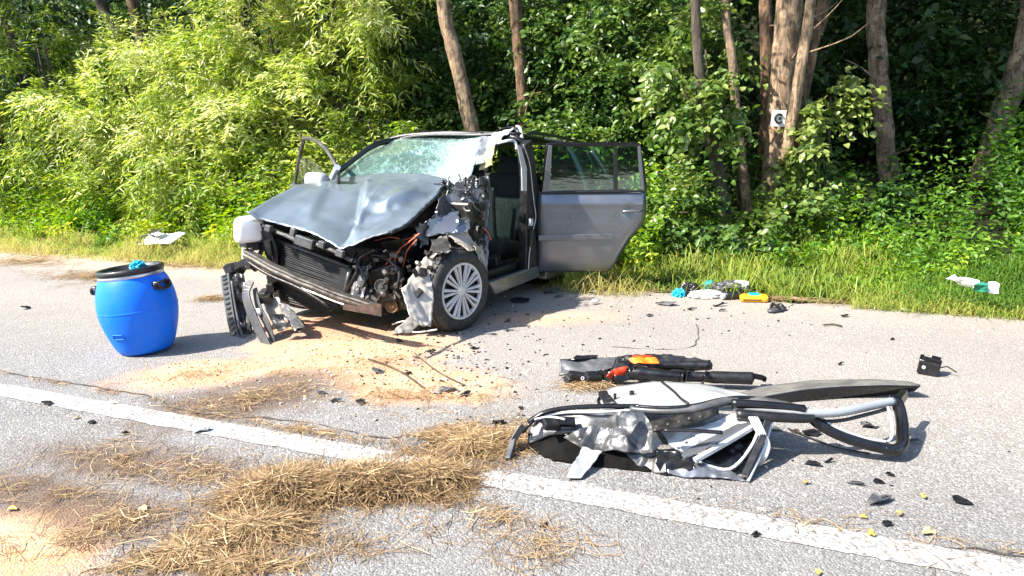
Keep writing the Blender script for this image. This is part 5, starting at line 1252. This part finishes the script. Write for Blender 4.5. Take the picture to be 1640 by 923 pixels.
# ================================================================== torn door lining with orange cloth and black rolls
tp = thing('door_lining', 'black torn door lining with orange cloth and two black rolls on the road', 'wreckage', G(1010, 605, 0))
def tout(name, L, m, amp, seed, solid=.01, sc=8): return outline_sheet(name, P3(L), None, m, amp, seed, solid, True, tp, sc)
tout('grey_panel', [(895, 602, .02), (897, 580, .08), (935, 576, .09), (988, 574, .10), (980, 598, .05), (940, 600, .03)], GREYP, .003, 1, .012)
tout('back_panel', [(982, 600, .04), (988, 574, .11), (1020, 569, .13), (1075, 569, .13), (1138, 577, .11), (1140, 592, .06), (1070, 600, .04)], BLACK, .006, 2, .014)
tout('panel_edge', [(897, 579, .085), (918, 577, .09), (923, 572, .105), (958, 571, .105), (955, 575, .10), (925, 578, .095)], BLACKG, .003, 3, .01)
b = MB(); b.box(G(928, 605, .04), (.14, .06, .06), (.2, .2, .1)); b.box(G(950, 604, .05), (.10, .07, .05), (.3, .1, .3)); b.box(G(912, 608, .03), (.05, .06, .05), (.3, .3, .5)); b.build('speaker_housing', BLACK, tp, world=True, bevel=.012)
b = MB(); b.lathe([(.006, .003), (.010, .003), (.010, -.004), (.006, -.004)], 12, Matrix.Translation(G(933, 606, .085)) @ Matrix.Rotation(R(50), 4, 'X')); b.build('clip', HUB, tp, world=True)
tout('dark_cloth', [(958, 605, .04), (955, 594, .08), (990, 588, .11), (1018, 590, .11), (1010, 608, .04), (985, 615, .02)], BLACKG, .012, 4, .008, 12)
tout('red_cloth', [(970, 602, .075), (988, 589, .115), (1004, 588, .115), (1006, 596, .08), (990, 599, .08), (978, 607, .05)], REDO, .010, 5, .006, 16)
tout('orange_cloth', [(1006, 577, .135), (1022, 572, .15), (1048, 573, .15), (1056, 582, .125), (1030, 584, .125), (1012, 582, .125)], ORANGE, .008, 6, .006, 16)
tout('orange_cloth', [(1012, 571, .145), (1030, 569, .15), (1046, 571, .15), (1030, 574, .148)], REDO, .004, 7, .006, 16)
tout('dark_cloth', [(990, 580, .12), (1000, 574, .14), (1008, 580, .13), (1020, 588, .12), (1008, 592, .11)], BLACKG, .008, 8, .008, 12)
wtube('sleeve', [(1008, 597, .075), (1030, 598, .08), (1060, 601, .08), (1090, 604, .075)], [.040]*6 + [.036]*5 + [.032]*5, BLACKG, tp, 10)
r1 = wtube('roll', [(1084, 603, .07), (1130, 604, .07), (1196, 606, .07), (1203, 606, .07)], [.030]*6 + [.036]*4 + [.037]*3 + [.036, .030, .015], GREYP, tp, 14)
r1.data.materials[0] = BLACK
wtube('roll', [(1050, 586, .09), (1090, 585, .09), (1130, 586, .09), (1137, 587, .09)], [.022]*6 + [.028]*5 + [.028, .028, .026, .02, .01], BLACK, tp, 14)
for px in (1092, 1098, 1128):
    wband('strap', [(px-4, 616, .03), (px+1, 601, .108), (px+5, 596, .095)], .03, BLACKG, tp, .008, (1, .1, 0))
b = MB(); b.box(G(1215, 604, .06), (.05, .03, .025), (.2, .2, -.2)); b.box(G(1224, 607, .045), (.02, .03, .03), (0, .2, 0)); b.build('nozzle', BLACKG, tp, world=True, bevel=.005)

# ================================================================== long plastic strip
lt = thing('trim_panel', 'long black edged grey plastic trim panel lying behind the window frame of the torn off door', 'wreckage', G(1330, 640, 0))
TE = [(1172, 634, .01), (1220, 620, .03), (1300, 610, .05), (1400, 608, .06), (1458, 612, .07), (1474, 617, .075)]
FE = [(1190, 644, .02), (1230, 634, .045), (1290, 624, .07), (1350, 619, .08), (1420, 617, .085), (1474, 618, .08)]
wsheet('top_face', TE, FE, DUSTY, lt, .004, 5, 3, 34, 8, .006)
wsheet('front_edge', FE, [(1192, 648, .0), (1240, 646, .002), (1300, 641, .004), (1360, 636, .006), (1420, 632, .01), (1464, 626, .03)], BLACKG, lt, .004, 6, 4, 34, 6, .008)

# ================================================================== blue drum
bb = G(236, 561, 0)
dr = thing('plastic_drum', 'blue plastic drum with black lid standing on the road left of the car', 'drum', bb, (R(-2), R(-4.5), R(8)))
b = MB(); b.lathe([(0, .0), (.140, .0), (.165, .006), (.186, .025), (.216, .10), (.244, .19), (.260, .27), (.264, .34), (.258, .41), (.243, .475), (.222, .53), (.206, .555), (.200, .575)], 56)
for v in b.v: v.z += .0
body = b.build('body', BLUE, dr, smooth=True, sub=1)
b = MB(); b.lathe([(.2625, .312), (.2642, .318), (.2642, .322), (.2625, .328)], 56); b.build('mould_line', BLUE, body, smooth=True)
b = MB(); b.lathe([(.199, .545), (.212, .548), (.215, .560), (.212, .572), (.199, .576)], 56); b.build('clamp_ring', RING, dr, smooth=True)
b = MB(); b.lathe([(.200, .572), (.217, .574), (.220, .588), (.217, .606), (.208, .612), (.195, .610), (.187, .600), (.183, .588), (.10, .586), (0, .590)], 56); lid_ = b.build('lid', LID, dr, smooth=True)
b = MB(); b.lathe([(.13, .588), (.135, .593), (.145, .593), (.150, .587)], 40); b.build('lid_ridge', LID, lid_, smooth=True)
for az in (R(-26), R(172)):
    u = Vector((math.cos(az), math.sin(az), 0)); s = Vector((-u.y, u.x, 0)); z = Vector((0, 0, 1)); c_ = u*.234 + z*.475
    b = MB(); b.tube(smooth_path([c_ - s*.055 + z*.02, c_ - s*.05 + u*.035 + z*.015, c_ - s*.035 + u*.045 - z*.02, c_ + s*.035 + u*.045 - z*.02, c_ + s*.05 + u*.035 + z*.015, c_ + s*.055 + z*.02], 5), .012, 8)
    b.box(c_ - s*.05 + u*.008, (.03, .03, .05), Matrix.Rotation(az, 3, 'Z')); b.box(c_ + s*.05 + u*.008, (.03, .03, .05), Matrix.Rotation(az, 3, 'Z')); b.box(c_ + u*.028 + z*.022, (.03, .10, .012), Matrix.Rotation(az, 3, 'Z'))
    b.build('handle', LID, dr, smooth=True)
az0 = R(-112); b = MB()
def dp(a, z): r = .259 if z > .2 else .246 + (z-.19)*.1; rr = np.interp(z, [0, .025, .10, .19, .28, .36], [.165, .188, .217, .246, .263, .265]); return Vector((math.cos(a)*rr, math.sin(a)*rr, z))
b.tube([dp(az0+t, z) for t, z in [(-.17, .145)] + [(-.17 + .034*i, .145) for i in range(1, 11)] + [(.17, .178)] + [(.17 - .034*i, .178) for i in range(1, 11)] + [(-.17, .145)]], .0035, 5)
b.build('moulded_frame', BLUE, body, smooth=True)
def glove(name, label, c_, size, seed, group=None, m=CYAN):
    """crumpled thin rubber glove: a slack palm with five limp fingers"""
    r_ = random.Random(seed); t = thing(name, label, 'glove', c_, (0, 0, r_.uniform(0, 6.28)), group)
    bm = bmesh.new(); bmesh.ops.create_icosphere(bm, subdivisions=4, radius=1)
    for v in bm.verts:
        p = v.co.copy(); n = p.normalized()
        v.co = Vector((p.x*.62, p.y*.50, max(-.0, p.z*.42+.2)))*size + n*size*.24*ridged(p, 1.6, seed) + n*size*.07*ridged(p, 4.5, seed)
        v.co.z = max(0, v.co.z)
    me = bpy.data.meshes.new('palm'); bm.to_mesh(me); bm.free(); o = bpy.data.objects.new('palm', me); COL.objects.link(o); me.materials.append(m); o.parent = t
    for i in range(5):
        a = -.9 + .45*i; d = Vector((math.cos(a), math.sin(a), .25)); p = d*size*.4 + Vector((0, 0, .15*size)); pts = [p]
        for j in range(4):
            d = (d + Vector((r_.uniform(-.6, .6), r_.uniform(-.6, .6), r_.uniform(-.45, .15)))).normalized(); q = pts[-1] + d*size*.16; q.z = max(.08*size, q.z); pts.append(q)
        b = MB(); b.tube(smooth_path(pts, 3), [size*.10]*10 + [size*.08, size*.06, size*.03], 7, flat=.6); b.build('finger', m, t, smooth=True)
    return t
glove('rubber_glove', 'turquoise rubber glove crumpled on the black lid of the blue drum', Vector(MW[dr.name] @ Vector((.055, .0, .592))), .075, 3)
g2 = 'turquoise gloves in the litter by the verge'
glove('rubber_glove', 'turquoise rubber glove at the left end of the litter by the grass', G(1088, 474), .085, 5, g2)
glove('rubber_glove', 'turquoise rubber glove behind the white paper, against the grass', G(1139, 469) + Vector((0, .05, .03)), .085, 8, g2)

# ================================================================== litter at the verge
def blobm(name, label, cat, c_, rad, seed, m, amp=.35, group=None):
    bm = bmesh.new(); bmesh.ops.create_icosphere(bm, subdivisions=4, radius=1)
    for v in bm.verts:
        p = v.co.copy(); n = p.normalized(); v.co = Vector((p.x*rad[0], p.y*rad[1], p.z*rad[2] + rad[2]*.8)) + Vector((n.x*rad[0], n.y*rad[1], n.z*rad[2]))*amp*(ridged(p, 1.5, seed) + .4*ridged(p, 4, seed+1))
        v.co.z = max(.002, v.co.z)
    me = bpy.data.meshes.new(name); bm.to_mesh(me); bm.free(); o = bpy.data.objects.new(name, me); COL.objects.link(o); me.materials.append(m); o.location = c_
    return tag(o, label, cat, group)
blobm('bag', 'small black crumpled bag between the two turquoise gloves', 'bag', G(1104, 472), (.07, .06, .055), 2, BLACK)
blobm('crumpled_paper', 'white crumpled paper right of the small black bag', 'paper', G(1130, 477), (.10, .05, .03), 4, WHITE, .5)
blobm('crumpled_paper', 'smaller white crumpled paper touching the black bag', 'paper', G(1116, 477), (.04, .04, .025), 5, WHITE, .5)
blobm('jacket', 'grey crumpled jacket behind the black bottle at the grass edge', 'clothing', G(1168, 470), (.13, .09, .055), 6, GREYP, .4)
blobm('cloth', 'pale crumpled cloth on top of the grey jacket', 'cloth', G(1184, 470) + Vector((0, 0, .05)), (.06, .05, .03), 7, WHITE, .5)
bt = thing('bottle', 'black bottle with a white cap lying before the grey jacket', 'bottle', G(1166, 480) + Vector((0, 0, .035)), (0, R(90), R(10)))
b = MB(); b.lathe([(0, -.03), (.030, -.03), (.035, -.02), (.035, .10), (.028, .125), (.020, .13)], 18); b.build('body', BLACK, bt, smooth=True)
b = MB(); b.lathe([(.022, -.062), (.024, -.030), (0, -.03)], 14); b.lathe([(0, -.064), (.022, -.062)], 14); b.build('cap', WHITE, bt, smooth=True)
yp = thing('pouch', 'flat yellow pouch with a blue pack on top beside the grey jacket', 'pouch', G(1207, 482), (0, 0, R(-12)))
V, Fc = superq((0, 0, .026), (.115, .075, .024), e=.32); mesh('body', V, Fc, YELLOW, yp, smooth=True)
b = MB(); b.box((.005, .01, .055), (.09, .06, .012), (.1, .05, .3)); b.build('blue_pack', CYAN, yp, bevel=.003)
b = MB(); b.box((-.02, -.077, .026), (.15, .006, .008)); b.build('zip', BLACK, yp)
wr = thing('cloth', 'white rag with a dark green print lying in the grass at right', 'cloth', G(1560, 462, .22))
def wcl(name, L, m, amp, seed): return outline_sheet(name, [G(*q) for q in L], None, m, amp, seed, .006, True, wr, 7)
wcl('rag', [(1514, 447, .24), (1530, 440, .27), (1536, 446, .27), (1552, 446, .26), (1568, 451, .25), (1576, 462, .2), (1566, 466, .18), (1552, 460, .2), (1536, 457, .2), (1528, 450, .22)], WHITE, .03, 2)
wcl('printed_part', [(1562, 454, .26), (1574, 452, .26), (1583, 457, .25), (1584, 467, .2), (1570, 468, .19), (1558, 464, .2)], GREENP, .016, 3)
wcl('rag_end', [(1582, 454, .25), (1592, 452, .25), (1601, 457, .24), (1600, 468, .2), (1588, 470, .18), (1581, 465, .2)], WHITE, .02, 4)
wp = thing('torn_bodywork', 'pale silver torn bodywork with a round cutout in the grass behind the drum', 'wreckage', G(258, 388, .05))
def ws2(name, c4, m, amp, seed): return sheet(name, [G(*q) for q in c4], m, wp, amp, 4, 22, 14, seed, .01, .012, True, True)
ws2('panel', [(220, 389, .17), (246, 368, .30), (298, 375, .28), (274, 392, .15)], PANELW, .035, 6)
ws2('dark_edge', [(236, 372, .29), (254, 366, .33), (262, 368, .33), (246, 374, .29)], BLACK, .005, 7)
b = MB(); b.tube(smooth_path([G(*q) for q in ((220, 389, .17), (224, 381, .22), (238, 376, .25), (247, 379, .23), (246, 386, .17), (236, 389, .15), (222, 390, .15))], 5), .012, 6); b.build('lamp_cutout', GREYP, wp, world=True, smooth=True)
# small black switch box at right
sx = thing('switch_box', 'small black plastic switch box with a white dot lying alone at right', 'wreckage', G(1487, 600, .0), (0, 0, R(-35)))
b = MB(); b.box((0, 0, .05), (.115, .075, .09), (R(10), R(8), 0)); bx = b.build('body', BLACK, sx, bevel=.008)
b = MB(); b.box((.03, .0, .095), (.05, .05, .03), (R(10), R(8), 0)); b.box((-.045, .01, .095), (.02, .06, .02), (R(10), R(8), 0)); b.build('raised_rim', BLACKG, sx, bevel=.004)
b = MB(); b.lathe([(0, .004), (.009, .003), (.010, 0)], 14, Matrix.Translation((-.025, -.039, .052)) @ Matrix.Rotation(R(98), 4, 'X')); b.build('white_dot', WHITE, sx)
b = MB(); b.tube([(-.05, -.036, .095), (.0, -.037, .085), (.055, -.036, .068)], .003, 5); b.build('light_edge', HUB, sx)
b = MB(); b.tube([(.05, 0, .05), (.09, .02, .06), (.14, .03, .03)], .004, 5); b.build('pin', BLACK, sx)

# ================================================================== fragments
def shard(name, label, px, py, size, m, seed, th=.006, lift=.0, asp=.5, cat='fragment', group=None, rot=None):
    size *= .8; r_ = random.Random(seed); n = r_.randint(5, 8); b = MB(); P = []
    for i in range(n):
        a = 6.283*i/n + r_.uniform(-.25, .25); q = r_.uniform(.6, 1.1)*size/2
        P.append((math.cos(a)*q, math.sin(a)*q*asp, size*.10*r_.uniform(-1, 1) + th))
    b.plate(P, th, (0, 0, 1)); k = size*.3
    b.box((r_.uniform(-k, k)*.5, 0, th*1.6), (size*.35, size*asp*.18, th*2.5), (r_.uniform(-.3, .3), r_.uniform(-.2, .2), r_.uniform(-.5, .5)))
    o = b.build(name, m, bevel=.0015); o.location = G(px, py) + Vector((0, 0, size*.07 + lift)); o.rotation_euler = (r_.uniform(-.25, .25), r_.uniform(-.25, .25), rot if rot is not None else r_.uniform(-.6, .6))
    return tag(o, label, cat, group)
SHARDS = [
 (75, 648, .12, BLACK, 'black pointed plastic shard on the white line at far left'), (147, 679, .07, BLACK, 'small black plastic shard below the white line left of the straw'),
 (203, 696, .06, BLACK, 'tiny black bent shard right of the small black shard, below the white line'), (324, 692, .12, INNER, 'white curved panel splinter on the white line'),
 (180, 648, .10, CREAM, 'pale flat sliver lying on the white line'), (42, 495, .15, BLACK, 'black shard on the road at the left edge, level with the drum'),
 (513, 632, .08, GREYP, 'round grey disc like shard right of the brown stain'), (536, 645, .11, BLACK, 'thin black strip shard pointing at the dark clip'),
 (577, 646, .12, BLACK, 'black folded clip shard above the end of the white line'), (606, 597, .16, GREYP, 'grey jagged plastic piece on the sand below the left wheel'),
 (716, 627, .20, GREYP, 'long grey channel shaped piece on the sand edge'), (700, 631, .08, INNER, 'pale crumpled foil scrap beside the grey channel piece'),
 (745, 634, .12, BLACK, 'black scrap right of the grey channel piece'), (693, 716, .10, BLACK, 'black crumpled lump stuck in the straw near the white line'),
 (835, 484, .26, BLACK, 'black broken bracket on the road behind the left front wheel'), (884, 469, .22, GREYP, 'dark flat square piece below the open rear door'),
 (895, 476, .12, GREYP, 'small grey flat piece before the dark square piece'), (819, 465, .12, BLACK, 'black scrap under the sill of the car'),
 (950, 469, .13, WHITE, 'white crumpled scrap near the grass right of the rear door'), (952, 484, .08, WHITE, 'round white scrap on the road in front of the crumpled scrap'),
 (985, 466, .12, GREYP, 'grey bent scrap at the grass edge left of the gloves'), (1066, 489, .24, GREYP, 'upright grey channel piece on the road left of the gloves'),
 (1106, 497, .09, BLACK, 'small black scrap between channel piece and bottle'), (1153, 491, .18, BLACK, 'thin black rod like scrap in front of the bottle'),
 (1157, 499, .12, GREYP, 'dark oval scrap in front of the thin rod scrap'), (1040, 507, .10, GREYP, 'small dark scrap on the road below the channel piece'),
 (813, 516, .10, GREYP, 'grey chip on the road right of the left front wheel'), (1353, 508, .10, BLACK, 'black twig like scrap near the grass at right'),
 (1303, 746, .10, BLACK, 'round black shard right of the torn door, the left of a pair'), (1326, 741, .075, BLACK, 'narrow black shard beside the round black shard'),
 (1409, 805, .16, GREYP, 'largest dark grey shard at lower right'), (1540, 806, .11, BLACK, 'black shard at lower right edge of the scene'),
 (1372, 777, .10, GREYP, 'flat grey sliver between the torn door and the yellow leaf'), (1424, 763, .07, BLACK, 'narrow black sliver below the window frame loop'),
 (1407, 774, .06, BLACK, 'tiny black chip left of the orange leaf'), (1211, 859, .06, BLACK, 'black chip on the white line at lower right'), (1420, 842, .07, BLACK, 'dark chip right of the yellow leaf'),
 (1462, 711, .16, GREYP, 'grey flat strip sticking out behind the window frame loop'), (1390, 684, .16, GREYP, 'blue grey shard seen inside the window frame loop'),
 (1240, 690, .10, CREAM, 'cream round cap on the road behind the wire bundle'), (1275, 694, .08, RUST, 'reddish broken lamp piece right of the wire bundle'), (1300, 697, .14, BLACK, 'curved black scrap right of the reddish lamp piece'),
 (800, 680, .12, BLACK, 'black wiry scrap in the straw left of the torn door'), (912, 700, .05, BLACK, 'small black chip under the torn door lip'), (1095, 575, .05, BLACK, 'tiny chip behind the black rolls'),
 (870, 845, .07, BLACK, 'black chip in thin straw below the torn door'), (1345, 585, .06, BLACK, 'small dark chip on the road right of the black rolls'), (1430, 545, .05, BLACK, 'tiny chip on the road between switch box and grass'),
 (760, 560, .10, BLACK, 'dark sliver on the road before the left front wheel'), (735, 575, .08, GREYP, 'grey sliver on the sand in front of the wheel'), (668, 575, .09, GREYP, 'grey sliver on the sand below the torn wing flap'),
 (690, 565, .11, BLACK, 'dark narrow sliver below the torn wing flap'), (640, 548, .10, BLACK, 'black clip on the sand below the bumper end'), (655, 600, .07, BLACK, 'dark chip on the sand above the white line'),
 (100, 405, .35, GREYP, 'grey ring like plastic part in the dry litter at far left'), (1450, 500, .16, CREAM, 'cream wooden slat at the grass edge on the right'),
]
for i, (px, py, sz, m, lab) in enumerate(SHARDS):
    shard('plastic_fragment', lab, px, py, sz, m, 100+i, asp=.25 if any(k in lab for k in ('strip', 'sliver', 'rod', 'slat', 'thin', 'narrow', 'long')) else .6)
# shoe-like black piece
sh_ = thing('shoe', 'small dark sandal lying on the road right of the yellow pouch', 'shoe', G(1244, 499), (0, 0, R(35)))
V, Fc = superq((0, 0, .018), (.105, .04, .018), e=.7); mesh('sole', V, Fc, GREYP, sh_, smooth=True)
b = MB(); b.tube(smooth_path([(-.02, -.04, .02), (-.03, -.02, .06), (-.03, .02, .06), (-.02, .04, .02)], 5), .016, 8, flat=.5); b.tube(smooth_path([(.05, -.035, .02), (.045, -.015, .05), (.045, .015, .05), (.05, .035, .02)], 5), .014, 8, flat=.5); b.build('strap', BLACK, sh_, smooth=True)
# sticks
TWIG = BARKD
for lab, L in (('long bare twig lying across the sand in front of the car', [(590, 578), (620, 588), (650, 603), (678, 624)]), ('thin wire like twig on the sand right of the long twig', [(664, 568), (690, 590), (715, 606), (745, 620)]),
               ('thin black wire on the road under the window frame loop', [(1262, 690), (1300, 706), (1345, 722), (1392, 730)]), ('short dry twig on the road near the grass at right', [(1318, 523), (1335, 522), (1348, 525)])):
    b = MB(); b.tube(smooth_path([G(*q) + Vector((0, 0, .012)) for q in L], 5), .006 if 'wire' not in lab else .004, 6)
    tag(b.build('twig' if 'black wire' not in lab else 'wire', TWIG if 'black wire' not in lab else BLACK, smooth=True), lab, 'twig' if 'black wire' not in lab else 'wire')
# fallen leaves
LEAFM = [mat('yellow_leaf', (.42, .31, .06), .6, 0, var=.3), mat('brown_leaf', (.36, .19, .07), .7, 0, var=.3), mat('pale_leaf', (.42, .33, .17), .7, 0, var=.3)]
for i, (px, py, sz, mi, lab) in enumerate([(1382, 831, .055, 0, 'bright yellow fallen leaf left of the orange one'), (1440, 826, .055, 1, 'orange brown fallen leaf right of the bright yellow leaf'), (1479, 798, .06, 0, 'yellow fallen leaf nearest the right shards'),
      (1290, 776, .06, 1, 'orange fallen leaf below the torn door corner'), (1486, 855, .10, 2, 'long pale brown leaf at lower right'), (1395, 858, .07, 0, 'yellowish leaf in the crack litter at lower right'), (122, 671, .06, 0, 'pale yellow fallen leaf near the left end of the white line'),
      (230, 818, .09, 2, 'pale green brown leaf in the straw at lower left'), (20, 818, .07, 0, 'yellow fallen leaf at the lower left edge'), (1310, 921, .05, 0, 'yellow leaf at the bottom edge on the white line')]):
    sz *= .5; b = MB(); n = 10; V = [Vector((0, 0, .012))]
    for j in range(n): a = 6.283*j/n; q = sz*.5*(1+.3*math.cos(3*a)); V.append(Vector((math.cos(a)*q*1.2, math.sin(a)*q*.75, .006+.012*rnd.random())))
    b.add(V, [(0, j+1, (j+1) % n+1) for j in range(n)]); o = b.build('fallen_leaf', LEAFM[mi], solid=.001); o.location = G(px, py); o.rotation_euler = (0, 0, rnd.uniform(0, 6)); tag(o, lab, 'leaf')
# crumbs too many to count
b = MB()
for i in range(520):
    if i < 300: c_ = G(rnd.gauss(720, 110), rnd.gauss(575, 45))
    elif i < 400: c_ = G(rnd.uniform(780, 1300), rnd.gauss(500, 25))
    else: c_ = SN(rnd.uniform(-3, 5), rnd.uniform(2.4, 6.2))
    if c_.y < 1.8: continue
    s = rnd.uniform(.004, .015)*(1 if i < 400 else .7); b.box(c_ + Vector((0, 0, s*.25)), (s*rnd.uniform(.6, 2.2), s*rnd.uniform(.4, 1), s*.5), (rnd.uniform(-.3, .3), rnd.uniform(-.3, .3), rnd.uniform(0, 3)))
tag(b.build('debris_crumbs', BLACK), kind='stuff')
b = MB()
for i in range(500):
    c_ = SN(rnd.uniform(-2, 6), rnd.uniform(1.6, 6.2)) if i % 2 else G(rnd.gauss(700, 160), rnd.gauss(590, 50))
    s = rnd.uniform(.006, .016); b.box(c_ + Vector((0, 0, s*.25)), (s*rnd.uniform(.6, 2.2), s*rnd.uniform(.4, 1), s*.5), (rnd.uniform(-.3, .3), rnd.uniform(-.3, .3), rnd.uniform(0, 3)))
tag(b.build('debris_crumbs', CREAM), kind='stuff')

SANDC = mat('sand_clump', (.52, .30, .16), .9, 0, var=.2, bump=0)
b = MB()
for i in range(1100):
    c_ = G(rnd.gauss(575, 75), rnd.gauss(565, 32)) if i % 3 else G(rnd.gauss(660, 60), rnd.gauss(615, 18)) if i % 2 else G(rnd.gauss(330, 50), rnd.gauss(600, 14))
    s_ = rnd.uniform(.004, .012); b.box(c_ + Vector((0, 0, s_*.2)), (s_*rnd.uniform(.8, 1.8), s_*rnd.uniform(.6, 1.2), s_*.6), (rnd.uniform(-.5, .5), rnd.uniform(-.5, .5), rnd.uniform(0, 3)))
tag(b.build('sand_clumps', SANDC), kind='stuff')
